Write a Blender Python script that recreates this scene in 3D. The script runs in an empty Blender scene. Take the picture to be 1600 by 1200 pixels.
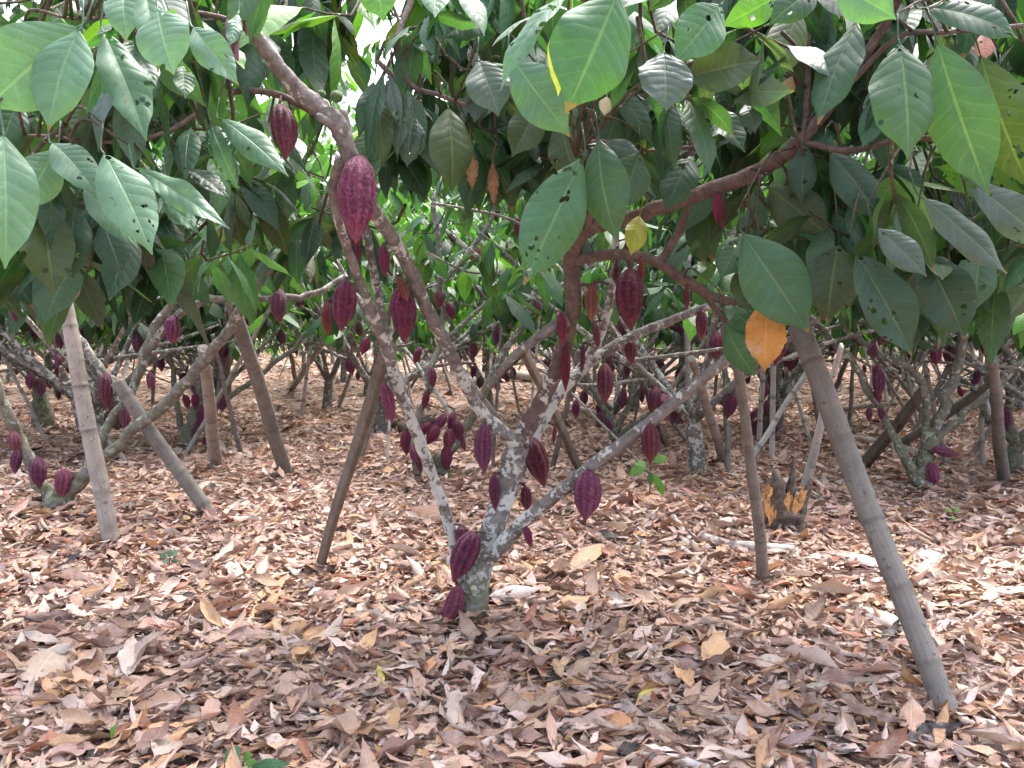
import bpy, math, random
import numpy as np
from mathutils import Vector, Matrix, Quaternion

rnd = random.Random(7)
rng = np.random.default_rng(11)
scene = bpy.context.scene
COL = scene.collection

# ------------------------------------------------------------------ camera
F_PX = 1386.0                      # focal length in pixels of the 1600 px wide photo
CAM = Vector((0.0, 0.0, 1.15))
PITCH = math.atan(110 / F_PX)
cam_data = bpy.data.cameras.new('camera')
cam_data.sensor_width = 36.0
cam_data.lens = 36.0 * F_PX / 1600.0
cam_data.clip_start = 0.05
cam_data.clip_end = 2000
cam = bpy.data.objects.new('camera', cam_data)
cam.location = CAM
cam.rotation_euler = (math.pi / 2 - PITCH, 0, 0)
COL.objects.link(cam)
scene.camera = cam

# ------------------------------------------------------------------ light
SUN_EL, SUN_AZ = math.radians(64), math.radians(32)     # azimuth clockwise from +Y
world = bpy.data.worlds.new('World')
scene.world = world
world.use_nodes = True
wn = world.node_tree
wn.nodes.clear()
sky = wn.nodes.new('ShaderNodeTexSky')
sky.sky_type = 'NISHITA'
sky.sun_disc = False
sky.sun_elevation = SUN_EL
sky.sun_rotation = SUN_AZ
sky.dust_density = 6.0
sky.air_density = 1.0
sky.ozone_density = 1.0
hs = wn.nodes.new('ShaderNodeHueSaturation')
hs.inputs['Saturation'].default_value = 0.65
bg = wn.nodes.new('ShaderNodeBackground')
bg.inputs['Strength'].default_value = 0.15
wo = wn.nodes.new('ShaderNodeOutputWorld')
wn.links.new(sky.outputs[0], hs.inputs['Color'])
wn.links.new(hs.outputs[0], bg.inputs['Color'])
wn.links.new(bg.outputs[0], wo.inputs['Surface'])

sun_d = bpy.data.lights.new('sun', 'SUN')
sun_d.energy = 1.3
sun_d.angle = math.radians(22)
sun_d.color = (1.0, 0.985, 0.975)
sun = bpy.data.objects.new('sun', sun_d)
sdir = Vector((math.sin(SUN_AZ) * math.cos(SUN_EL), math.cos(SUN_AZ) * math.cos(SUN_EL), math.sin(SUN_EL)))
sun.rotation_euler = sdir.to_track_quat('Z', 'Y').to_euler()
sun.location = (0, 0, 30)
COL.objects.link(sun)

scene.view_settings.view_transform = 'Standard'
scene.view_settings.look = 'None'
scene.view_settings.exposure = 2.7
scene.view_settings.gamma = 1.0
scene.render.engine = 'CYCLES'
cy = scene.cycles
cy.max_bounces = 7
cy.diffuse_bounces = 4
cy.glossy_bounces = 2
cy.transmission_bounces = 4
cy.transparent_max_bounces = 8
cy.use_denoising = True
cy.use_adaptive_sampling = True
cy.adaptive_threshold = 0.02
cy.sample_clamp_indirect = 6

# ------------------------------------------------------------------ helpers
CA, SA = math.cos(PITCH), math.sin(PITCH)

def ray(px, py):
    x = (px - 800) / F_PX
    y = (600 - py) / F_PX
    return Vector((x, CA + y * SA, -SA + y * CA))

def P(px, py, Y):
    """world point seen at pixel (px, py) standing at distance Y in front of the camera"""
    d = ray(px, py)
    return CAM + d * (Y / d.y)

def G(px, py):
    d = ray(px, py)
    return CAM + d * (-CAM.z / d.z)

def to_px(p):
    d = Vector(p) - CAM
    f = d.y * CA - d.z * SA
    u = d.y * SA + d.z * CA
    return 800 + F_PX * d.x / f, 600 - F_PX * u / f

def hgt(x, y):
    return (0.018 * np.sin(x * 1.7 + 0.4) * np.cos(y * 1.3) + 0.012 * np.sin(x * 3.1 + y * 2.3)
            + 0.03 * np.sin(y * 0.55 + x * 0.3) * np.clip((np.abs(y) - 5) / 6, 0, 1))

class Geo:
    def __init__(self):
        self.V, self.F, self.U, self.C, self.n = [], [], [], [], 0
    def add(self, v, f, uv=None, c=None):
        v = np.asarray(v, float).reshape(-1, 3)
        f = np.asarray(f, int).reshape(-1, 4)
        m = len(v)
        self.V.append(v)
        self.F.append(f + self.n)
        self.U.append(np.zeros((m, 2)) if uv is None else np.asarray(uv, float).reshape(-1, 2))
        if c is None:
            c = np.ones((m, 3))
        c = np.asarray(c, float)
        if c.ndim == 1:
            c = np.tile(c, (m, 1))
        self.C.append(c)
        self.n += m
    def mesh(self, name, mat, origin=(0, 0, 0), smooth=True):
        v = np.concatenate(self.V) - np.array(origin, float)
        f = np.concatenate(self.F)
        uv = np.concatenate(self.U)
        c = np.concatenate(self.C)
        me = bpy.data.meshes.new(name)
        me.vertices.add(len(v))
        me.vertices.foreach_set('co', v.astype(np.float32).ravel())
        me.loops.add(len(f) * 4)
        me.loops.foreach_set('vertex_index', f.astype(np.int32).ravel())
        me.polygons.add(len(f))
        me.polygons.foreach_set('loop_start', np.arange(0, len(f) * 4, 4, dtype=np.int32))
        if smooth:
            me.polygons.foreach_set('use_smooth', np.ones(len(f), dtype=bool))
        ul = me.uv_layers.new(name='UVMap')
        ul.data.foreach_set('uv', uv[f.ravel()].astype(np.float32).ravel())
        at = me.attributes.new('tint', 'FLOAT_COLOR', 'POINT')
        at.data.foreach_set('color', np.hstack([c, np.ones((len(c), 1))]).astype(np.float32).ravel())
        me.update(calc_edges=True)
        me.validate()
        me.materials.append(mat)
        return me
    def build(self, name, mat, parent=None, origin=None, smooth=True):
        base = np.zeros(3) if parent is None else np.array(world_loc(parent))
        org = base if origin is None else np.array(origin, float)
        o = bpy.data.objects.new(name, self.mesh(name, mat, org, smooth))
        o.location = Vector(org - base) if parent is not None else Vector(org)
        COL.objects.link(o)
        if parent is not None:
            o.parent = parent
        return o

def world_loc(o):
    l = Vector(o.location)
    while o.parent:
        o = o.parent
        l = l + o.location
    return l

def tag(o, label=None, cat=None, group=None, kind=None):
    if label: o['label'] = label
    if cat: o['category'] = cat
    if group: o['group'] = group
    if kind: o['kind'] = kind
    return o

def thing(name, loc, label=None, cat=None, group=None):
    o = bpy.data.objects.new(name, None)
    o.empty_display_size = 0.1
    o.location = loc
    COL.objects.link(o)
    return tag(o, label, cat, group)

# ------------------------------------------------------------------ node helpers
class NT:
    def __init__(self, name):
        self.m = bpy.data.materials.new(name)
        self.m.use_nodes = True
        self.t = self.m.node_tree
        self.t.nodes.clear()
        self.out = self.t.nodes.new('ShaderNodeOutputMaterial')
    def n(self, kind, **kw):
        nd = self.t.nodes.new('ShaderNode' + kind)
        for k, v in kw.items():
            if k.startswith('i_'):
                nd.inputs[k[2:].replace('_', ' ')].default_value = v
            else:
                setattr(nd, k, v)
        return nd
    def l(self, a, b):
        self.t.links.new(a, b)
    def math(self, op, a, b=None, clamp=False):
        nd = self.t.nodes.new('ShaderNodeMath')
        nd.operation = op
        nd.use_clamp = clamp
        for i, x in enumerate((a, b)):
            if x is None: continue
            if isinstance(x, (int, float)): nd.inputs[i].default_value = x
            else: self.l(x, nd.inputs[i])
        return nd.outputs[0]
    def noise(self, vec, scale, detail=4, rough=0.55, dist=0.0):
        nd = self.n('TexNoise')
        nd.inputs['Scale'].default_value = scale
        nd.inputs['Detail'].default_value = detail
        nd.inputs['Roughness'].default_value = rough
        nd.inputs['Distortion'].default_value = dist
        if vec is not None: self.l(vec, nd.inputs['Vector'])
        return nd.outputs[0]
    def ramp(self, fac, stops):
        nd = self.n('ValToRGB')
        e = nd.color_ramp.elements
        while len(e) < len(stops): e.new(0.5)
        for i, (p, c) in enumerate(stops):
            e[i].position = p
            e[i].color = (c, c, c, 1) if isinstance(c, (int, float)) else (*c, 1)
        self.l(fac, nd.inputs[0])
        return nd.outputs[0]
    def mix(self, fac, a, b, blend='MIX'):
        nd = self.n('Mix')
        nd.data_type = 'RGBA'
        nd.blend_type = blend
        for s, x in ((nd.inputs[0], fac), (nd.inputs[6], a), (nd.inputs[7], b)):
            if isinstance(x, (int, float)): s.default_value = x
            elif isinstance(x, tuple): s.default_value = (*x, 1)
            else: self.l(x, s)
        return nd.outputs[2]
    def bump(self, h, strength=0.3, dist=0.01, normal=None):
        nd = self.n('Bump')
        nd.inputs['Strength'].default_value = strength
        nd.inputs['Distance'].default_value = dist
        self.l(h, nd.inputs['Height'])
        if normal is not None: self.l(normal, nd.inputs['Normal'])
        return nd.outputs[0]

def mat_leaf(name, trans=0.32, rough=0.42, holes=False, dry=False, spec=0.45):
    k = NT(name)
    uv = k.n('UVMap').outputs[0]
    sep = k.n('SeparateXYZ'); k.l(uv, sep.inputs[0])
    u, v = sep.outputs[0], sep.outputs[1]
    a = k.math('ABSOLUTE', k.math('SUBTRACT', u, 0.5))
    tc = k.n('TexCoord').outputs['Object']
    tint = k.n('Attribute', attribute_name='tint').outputs['Color']
    # lateral veins sweep forward from the midrib
    ph = k.math('ADD', k.math('MULTIPLY', k.math('SUBTRACT', v, k.math('MULTIPLY', a, 0.26)), 10.0), k.math('MULTIPLY', k.noise(tc, 6.0, 2), 2.4))
    fr = k.math('FRACT', ph)
    tri = k.math('ABSOLUTE', k.math('SUBTRACT', fr, 0.5))            # 0.5 on the vein
    vein = k.ramp(tri, [(0.40, 0.0), (0.5, 1.0)])
    rib = k.ramp(a, [(0.0, 1.0), (0.014, 1.0), (0.03, 0.0)])
    n1 = k.noise(tc, 9.0, 4)
    col = k.mix(k.math('MULTIPLY', n1, 0.9), tint, k.mix(1.0, tint, (0.55, 0.62, 0.50) if not dry else (0.55, 0.48, 0.45), 'MULTIPLY'))
    lighter = (0.35, 0.42, 0.16) if not dry else (0.45, 0.33, 0.24)
    lighter = k.mix(0.35, k.mix(1.0, col, (2.0, 2.0, 2.0), 'MULTIPLY'), lighter)
    if not dry:
        mott = k.noise(tc, 34.0, 5, 0.7)
        col = k.mix(k.ramp(mott, [(0.45, 0.0), (0.75, 0.55)]), col, k.mix(1.0, col, (1.5, 1.45, 1.6), 'MULTIPLY'))
        col = k.mix(k.ramp(k.noise(tc, 70.0, 3), [(0.66, 0.0), (0.72, 0.7)]), col, (0.06, 0.05, 0.02))
    if not dry:
        edge = k.math('ADD', k.math('MAXIMUM', k.math('MULTIPLY', k.math('SUBTRACT', v, 0.80), 2.2), k.math('MULTIPLY', k.math('SUBTRACT', a, 0.42), 4.0)), k.math('MULTIPLY', k.noise(tc, 13.0, 4), 1.1))
        col = k.mix(k.ramp(edge, [(0.93, 0.0), (1.06, 0.85)]), col, (0.16, 0.09, 0.035))
    col = k.mix(k.math('MULTIPLY', vein, 0.10), col, lighter)
    col = k.mix(k.math('MULTIPLY', rib, 0.30), col, lighter)
    if dry:
        sp = k.noise(tc, 55.0, 3)
        col = k.mix(k.ramp(sp, [(0.60, 0.0), (0.70, 0.6)]), col, (0.10, 0.06, 0.04))
        col = k.mix(k.ramp(k.noise(tc, 22.0, 3), [(0.5, 0.0), (0.75, 0.35)]), col, (0.50, 0.44, 0.39))
    h = k.math('ADD', k.math('MULTIPLY', k.math('POWER', tri, 2.0), -1.1), k.math('MULTIPLY', k.noise(tc, 22.0, 3), 0.9))
    h = k.math('SUBTRACT', h, k.math('MULTIPLY', rib, 0.8))
    nor = k.bump(h, 0.46 if not dry else 0.40, 0.006)
    pb = k.n('BsdfPrincipled')
    k.l(col, pb.inputs['Base Color'])
    pb.inputs['Roughness'].default_value = rough
    pb.inputs['Specular IOR Level'].default_value = spec
    k.l(nor, pb.inputs['Normal'])
    tr = k.n('BsdfTranslucent')
    tcol = k.mix(1.0, col, (2.3, 2.6, 0.7) if not dry else (1.2, 1.0, 0.8), 'MULTIPLY')
    k.l(tcol, tr.inputs['Color'])
    mx = k.n('MixShader'); mx.inputs[0].default_value = trans
    k.l(pb.outputs[0], mx.inputs[1]); k.l(tr.outputs[0], mx.inputs[2])
    fin = mx.outputs[0]
    if holes:
        hv = k.n('TexVoronoi'); hv.inputs['Scale'].default_value = 46.0; k.l(tc, hv.inputs['Vector'])
        hs_ = k.math('ADD', k.math('MULTIPLY', k.noise(tc, 31.0, 2), 0.75), -0.07)
        h1 = k.math('LESS_THAN', hv.outputs['Distance'], hs_)
        h2 = k.math('GREATER_THAN', k.noise(tc, 14.0, 2), 0.55)
        hm = k.math('MULTIPLY', h1, h2)
        tp = k.n('BsdfTransparent')
        m2 = k.n('MixShader'); k.l(hm, m2.inputs[0]); k.l(fin, m2.inputs[1]); k.l(tp.outputs[0], m2.inputs[2])
        fin = m2.outputs[0]
    k.l(fin, k.out.inputs['Surface'])
    return k.m

def mat_bark(name, dark=(0.095, 0.080, 0.075), light=(0.265, 0.240, 0.228), moss=True):
    """tint.r = how much pale lichen grows there, tint.g = moss near the ground"""
    k = NT(name)
    tc = k.n('TexCoord').outputs['Object']
    at = k.n('Attribute', attribute_name='tint')
    sp = k.n('SeparateColor'); k.l(at.outputs['Color'], sp.inputs[0])
    n1 = k.noise(tc, 30.0, 6, 0.65)
    col = k.mix(k.ramp(n1, [(0.3, 0.0), (0.7, 1.0)]), dark, light)
    n2 = k.noise(tc, 19.0, 5, 0.6, 0.5)
    n2b = k.noise(tc, 60.0, 3, 0.6)
    s = k.math('ADD', k.math('MULTIPLY', n2, 0.70), k.math('MULTIPLY', n2b, 0.30))
    thr = k.math('SUBTRACT', s, k.math('SUBTRACT', 0.655, k.math('MULTIPLY', sp.outputs[0], 0.215)))
    lich = k.math('MULTIPLY', thr, 26.0, True)
    lc = k.mix(k.noise(tc, 40.0, 3), (0.38, 0.385, 0.35), (0.70, 0.70, 0.68))
    col = k.mix(k.math('MULTIPLY', lich, 0.9), col, lc)
    g = k.math('MULTIPLY', sp.outputs[1], k.ramp(k.noise(tc, 18.0, 4), [(0.35, 0.15), (0.6, 1.0)]))
    col = k.mix(k.math('MULTIPLY', g, 0.8), col, (0.10, 0.12, 0.04))
    pb = k.n('BsdfPrincipled')
    k.l(col, pb.inputs['Base Color'])
    pb.inputs['Roughness'].default_value = 0.88
    pb.inputs['Specular IOR Level'].default_value = 0.25
    hh = k.math('ADD', n1, k.math('MULTIPLY', lich, 0.25))
    hh = k.math('ADD', hh, k.math('MULTIPLY', n2b, 0.5))
    k.l(k.bump(hh, 0.9, 0.008), pb.inputs['Normal'])
    k.l(pb.outputs[0], k.out.inputs['Surface'])
    return k.m

def mat_wood(name, c1, c2, node=(0.10, 0.08, 0.07), streak=60.0):
    """weathered cane or lath: UV v runs along it, tint.r = 1 at a node ring"""
    k = NT(name)
    uv = k.n('UVMap').outputs[0]
    mp = k.n('Mapping'); mp.inputs['Scale'].default_value = (1.0, 0.10, 1.0)
    k.l(uv, mp.inputs[0])
    tc = k.n('TexCoord').outputs['Object']
    at = k.n('Attribute', attribute_name='tint')
    sp = k.n('SeparateColor'); k.l(at.outputs['Color'], sp.inputs[0])
    st = k.noise(mp.outputs[0], streak, 4, 0.7)
    bl = k.noise(tc, 9.0, 5, 0.6)
    f = k.math('ADD', k.math('MULTIPLY', st, 0.5), k.math('MULTIPLY', bl, 0.5))
    col = k.mix(k.ramp(f, [(0.36, 0.0), (0.62, 1.0)]), c1, c2)
    col = k.mix(k.ramp(k.noise(tc, 42.0, 4), [(0.60, 0.0), (0.68, 0.65)]), col, tuple(x * 0.35 for x in c1))
    col = k.mix(k.ramp(k.noise(tc, 16.0, 4), [(0.58, 0.0), (0.70, 0.5)]), col, (0.20, 0.21, 0.16))
    col = k.mix(k.math('MULTIPLY', sp.outputs[0], 0.75), col, node)
    pb = k.n('BsdfPrincipled')
    k.l(col, pb.inputs['Base Color'])
    pb.inputs['Roughness'].default_value = 0.72
    pb.inputs['Specular IOR Level'].default_value = 0.3
    k.l(k.bump(k.math('ADD', st, bl), 0.5, 0.004), pb.inputs['Normal'])
    k.l(pb.outputs[0], k.out.inputs['Surface'])
    return k.m

def mat_pod(name, c1=(0.120, 0.016, 0.050), c2=(0.275, 0.036, 0.096), tip=(0.34, 0.045, 0.075)):
    """UV v runs stalk to tip, tint.r = ridge height"""
    k = NT(name)
    uv = k.n('UVMap').outputs[0]
    sep = k.n('SeparateXYZ'); k.l(uv, sep.inputs[0])
    tc = k.n('TexCoord').outputs['Object']
    at = k.n('Attribute', attribute_name='tint')
    sp = k.n('SeparateColor'); k.l(at.outputs['Color'], sp.inputs[0])
    w = k.noise(tc, 26.0, 4, 0.7, 0.8)
    f = k.math('ADD', k.math('MULTIPLY', w, 0.7), k.math('MULTIPLY', sp.outputs[0], 0.3))
    col = k.mix(k.ramp(f, [(0.30, 0.0), (0.72, 1.0)]), c1, c2)
    col = k.mix(k.math('MULTIPLY', k.ramp(sep.outputs[1], [(0.62, 0.0), (0.98, 1.0)]), 0.55), col, tip)
    col = k.mix(k.math('MULTIPLY', k.ramp(k.noise(tc, 3.5, 3), [(0.45, 0.0), (0.7, 1.0)]), 0.40), col, (0.13, 0.04, 0.10))
    col = k.mix(k.ramp(sp.outputs[1], [(0.05, 0.35), (0.40, 0.0)]), col, (0.045, 0.008, 0.022))  # shade painted dark into the hollows between the warts
    col = k.mix(k.ramp(sp.outputs[1], [(0.62, 0.0), (1.0, 0.38)]), col, (0.40, 0.11, 0.18))  # pale highlights painted on the tops of the warts
    # pale scurf on the ridges
    col = k.mix(k.math('MULTIPLY', k.math('MULTIPLY', k.ramp(sp.outputs[0], [(0.8, 0.0), (1.0, 1.0)]), k.ramp(k.noise(tc, 12.0, 3), [(0.5, 0.0), (0.7, 1.0)])), 0.40), col, (0.42, 0.20, 0.22))
    pb = k.n('BsdfPrincipled')
    k.l(col, pb.inputs['Base Color'])
    oi = k.n('ObjectInfo').outputs['Random']
    hsv = k.n('HueSaturation')
    k.l(k.math('ADD', k.math('MULTIPLY', oi, 0.045), 0.475), hsv.inputs['Hue'])
    k.l(k.math('ADD', k.math('MULTIPLY', k.math('FRACT', k.math('MULTIPLY', oi, 7.3)), 0.65), 0.70), hsv.inputs['Value'])
    k.l(k.math('ADD', k.math('MULTIPLY', k.math('FRACT', k.math('MULTIPLY', oi, 3.7)), 0.22), 0.82), hsv.inputs['Saturation'])
    k.l(col, hsv.inputs['Color']); k.l(hsv.outputs[0], pb.inputs['Base Color'])
    pb.inputs['Roughness'].default_value = 0.40
    pb.inputs['Specular IOR Level'].default_value = 0.40
    k.l(k.bump(k.math('ADD', w, k.noise(tc, 60.0, 3)), 0.7, 0.05), pb.inputs['Normal'])
    k.l(pb.outputs[0], k.out.inputs['Surface'])
    return k.m

def mat_ground(name):
    k = NT(name)
    tc = k.n('TexCoord').outputs['Object']
    v = k.n('TexVoronoi'); v.inputs['Scale'].default_value = 16.0; v.inputs['Randomness'].default_value = 1.0
    d = k.n('Mapping'); d.inputs['Scale'].default_value = (1.0, 1.6, 1.0)
    nz = k.n('TexNoise'); nz.inputs['Scale'].default_value = 7.0; k.l(tc, nz.inputs['Vector'])
    k.l(tc, d.inputs[0])
    k.l(k.mix(0.12, d.outputs[0], nz.outputs['Color'], 'ADD'), v.inputs['Vector'])
    sp = k.n('SeparateColor'); k.l(v.outputs['Color'], sp.inputs[0])
    leafy = k.ramp(sp.outputs[0], [(0.0, (0.10, 0.05, 0.035)), (0.35, (0.26, 0.16, 0.115)), (0.7, (0.36, 0.26, 0.21)), (1.0, (0.45, 0.37, 0.33))])
    soil = k.ramp(k.noise(tc, 30.0, 5, 0.7), [(0.3, (0.07, 0.05, 0.042)), (0.7, (0.22, 0.16, 0.135))])
    sc = k.n('SeparateXYZ'); k.l(tc, sc.inputs[0])
    far = k.ramp(k.math('DIVIDE', sc.outputs[1], 40.0), [(0.14, 0.0), (0.5, 1.0)])
    m = k.math('MULTIPLY', k.ramp(k.noise(tc, 5.0, 4), [(0.35, 0.15), (0.6, 0.8)]), 1.0)
    m = k.math('MAXIMUM', m, far)
    col = k.mix(m, soil, leafy)
    pb = k.n('BsdfPrincipled')
    k.l(col, pb.inputs['Base Color'])
    pb.inputs['Roughness'].default_value = 0.95
    pb.inputs['Specular IOR Level'].default_value = 0.15
    k.l(k.bump(k.math('ADD', v.outputs['Distance'], k.noise(tc, 60.0, 4)), 0.9, 0.02), pb.inputs['Normal'])
    k.l(pb.outputs[0], k.out.inputs['Surface'])
    return k.m

def mat_plain(name, c1, c2, scale=20.0, rough=0.8):
    k = NT(name)
    tc = k.n('TexCoord').outputs['Object']
    f = k.noise(tc, scale, 5, 0.65)
    pb = k.n('BsdfPrincipled')
    k.l(k.mix(k.ramp(f, [(0.35, 0.0), (0.65, 1.0)]), c1, c2), pb.inputs['Base Color'])
    pb.inputs['Roughness'].default_value = rough
    k.l(k.bump(f, 0.8, 0.01), pb.inputs['Normal'])
    k.l(pb.outputs[0], k.out.inputs['Surface'])
    return k.m

M_LEAF = mat_leaf('cocoa_leaf', trans=0.24, rough=0.48)
M_LEAF_FAR = mat_leaf('far_leaf', trans=0.34, rough=0.42)
M_LEAF_MAT = mat_leaf('matte_leaf', trans=0.22, rough=0.6, spec=0.3)
M_LEAF_HOLE = mat_leaf('eaten_leaf', trans=0.25, rough=0.5, holes=True)
M_DYING = mat_leaf('dying_leaf', trans=0.25, rough=0.55, dry=True)
M_DRY = mat_leaf('dry_leaf', trans=0.12, rough=0.62, dry=True, spec=0.35)
M_BARK = mat_bark('bark')
M_BARK_NEW = mat_bark('young_bark', (0.075, 0.050, 0.045), (0.185, 0.135, 0.122))
M_TWIG = mat_bark('twig_bark', (0.040, 0.032, 0.022), (0.115, 0.090, 0.062))
M_BAMBOO = mat_wood('bamboo', (0.20, 0.165, 0.145), (0.37, 0.325, 0.29))
M_BAMBOO_DK = mat_wood('dark_bamboo', (0.115, 0.099, 0.090), (0.225, 0.20, 0.182))
M_LATH = mat_wood('weathered_lath', (0.36, 0.33, 0.32), (0.60, 0.57, 0.55))
M_LATH_BR = mat_wood('brown_lath', (0.070, 0.052, 0.044), (0.19, 0.145, 0.115))
M_POD = mat_pod('ripe_pod')
M_POD_YOUNG = mat_pod('young_pod', (0.16, 0.012, 0.030), (0.33, 0.030, 0.055), (0.36, 0.05, 0.07))
M_POD_ORANGE = mat_pod('orange_pod', (0.16, 0.03, 0.02), (0.38, 0.11, 0.04), (0.42, 0.16, 0.05))
M_GROUND = mat_ground('leafy_soil')
M_ROT = mat_plain('rotten_wood', (0.028, 0.020, 0.016), (0.17, 0.125, 0.10), 34)
M_CHIP = mat_plain('fresh_cut_wood', (0.26, 0.11, 0.04), (0.52, 0.27, 0.09), 60)
M_STICK = mat_plain('bleached_stick', (0.24, 0.19, 0.17), (0.58, 0.52, 0.48), 22)
M_CUT = mat_plain('cut_face', (0.30, 0.27, 0.16), (0.48, 0.44, 0.30), 40)

# ------------------------------------------------------------------ geometry
def unit(a):
    return a / np.maximum(np.linalg.norm(a, axis=-1, keepdims=True), 1e-9)

def leaf_profile(t, pet):
    s = np.clip((t - pet) / (1 - pet), 0, 1)
    w = np.power(np.sin(np.pi * np.power(s, 0.95)), 0.92)
    w = np.where(s > 0.74, w * (1 - 0.42 * np.clip((s - 0.78) / 0.16, 0, 1) ** 1.2), w)
    return np.maximum(w, 0.03)

def add_leaves(geo, B, D, N, L, W, k, col, nr=8, nc=4, fold=0.15, arc=0.5, twist=0.0, rag=0.0, wave=0.02, pet=0.07, g=rng):
    B = np.atleast_2d(np.asarray(B, float)); n = len(B)
    def arr(x): return np.broadcast_to(np.asarray(x, float), (n,)).copy()
    L, W, k, fold, arc, twist = map(arr, (L, W, k, fold, arc, twist))
    k = np.where(np.abs(k) < 1e-3, 1e-3, k); arc = np.where(np.abs(arc) < 1e-3, 1e-3, arc)
    D = unit(np.atleast_2d(D)); N = np.atleast_2d(N) * 1.0
    N = N - D * np.sum(D * N, 1, keepdims=True)
    bad = np.linalg.norm(N, axis=1) < 1e-4
    N[bad] = np.cross(D[bad], [0.3, 0.7, 0.2]); N = unit(N)
    S = np.cross(D, N)
    t = np.linspace(0, 1, nr + 1) ** 0.9; t[1] = max(pet, 0.02) if pet > 0 else t[1]
    u = np.linspace(-1, 1, nc + 1)
    kt = k[:, None] * t
    c = (L / k)[:, None, None] * (np.sin(kt)[..., None] * D[:, None] - (1 - np.cos(kt))[..., None] * N[:, None])
    Nt = np.cos(kt)[..., None] * N[:, None] + np.sin(kt)[..., None] * D[:, None]
    tw = (twist[:, None] * t)[..., None]
    St = np.cos(tw) * S[:, None] + np.sin(tw) * Nt
    Nt2 = np.cos(tw) * Nt - np.sin(tw) * S[:, None]
    w = 0.5 * W[:, None] * leaf_profile(t, pet)[None]
    wr = w[:, :, None] * np.ones(nc + 1)
    if rag > 0:
        r1 = 1 - rag * g.random((n, nr + 1, nc + 1)) * (np.abs(u) > 0.6)
        wr = wr * r1
    a = arc[:, None, None] * u
    X = wr * np.sin(a) / arc[:, None, None]
    Z = -wr * (1 - np.cos(a)) / arc[:, None, None] + fold[:, None, None] * wr * np.abs(u)
    ph = g.random((n, 1, 1)) * 6.28
    fq = 9 + 7 * g.random((n, 1, 1))
    wv = np.sin(t[None, :, None] * fq + ph + np.sign(u) * 1.1) * np.abs(u) ** 1.5
    Z = Z + wave * L[:, None, None] * wv * (w / np.maximum(0.5 * W[:, None], 1e-6))[:, :, None]
    if rag > 0:
        Z = Z + wave * 0.8 * L[:, None, None] * (g.random((n, nr + 1, nc + 1)) - 0.5)
    V = B[:, None, None] + c[:, :, None] + X[..., None] * St[:, :, None] + Z[..., None] * Nt2[:, :, None]
    m = (nr + 1) * (nc + 1)
    i, j = np.meshgrid(np.arange(nr), np.arange(nc), indexing='ij')
    q = (i * (nc + 1) + j).ravel()
    f = np.stack([q, q + 1, q + nc + 2, q + nc + 1], 1)
    Fs = (f[None] + (np.arange(n) * m)[:, None, None]).reshape(-1, 4)
    uv = np.stack(np.broadcast_arrays((u[None] + 1) / 2, t[:, None]), -1).reshape(1, m, 2)
    uv = np.tile(uv, (n, 1, 1))
    C = np.repeat(np.atleast_2d(np.asarray(col, float)) * np.ones((n, 1)), m, 0)
    geo.add(V.reshape(-1, 3), Fs, uv.reshape(-1, 2), C)

def smooth_path(pts, sub=5):
    """Catmull-Rom through (x, y, z, r) rows"""
    p = np.array(pts, float)
    if len(p) < 3:
        tt = np.linspace(0, 1, sub + 1)[:, None]
        return p[0] * (1 - tt) + p[-1] * tt
    q = np.vstack([2 * p[0] - p[1], p, 2 * p[-1] - p[-2]])
    out = []
    for i in range(1, len(q) - 2):
        for s in range(sub):
            t = s / sub
            out.append(0.5 * ((2 * q[i]) + (-q[i - 1] + q[i + 1]) * t + (2 * q[i - 1] - 5 * q[i] + 4 * q[i + 1] - q[i + 2]) * t * t
                              + (-q[i - 1] + 3 * q[i] - 3 * q[i + 1] + q[i + 2]) * t ** 3))
    out.append(q[-2])
    return np.array(out)

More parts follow.
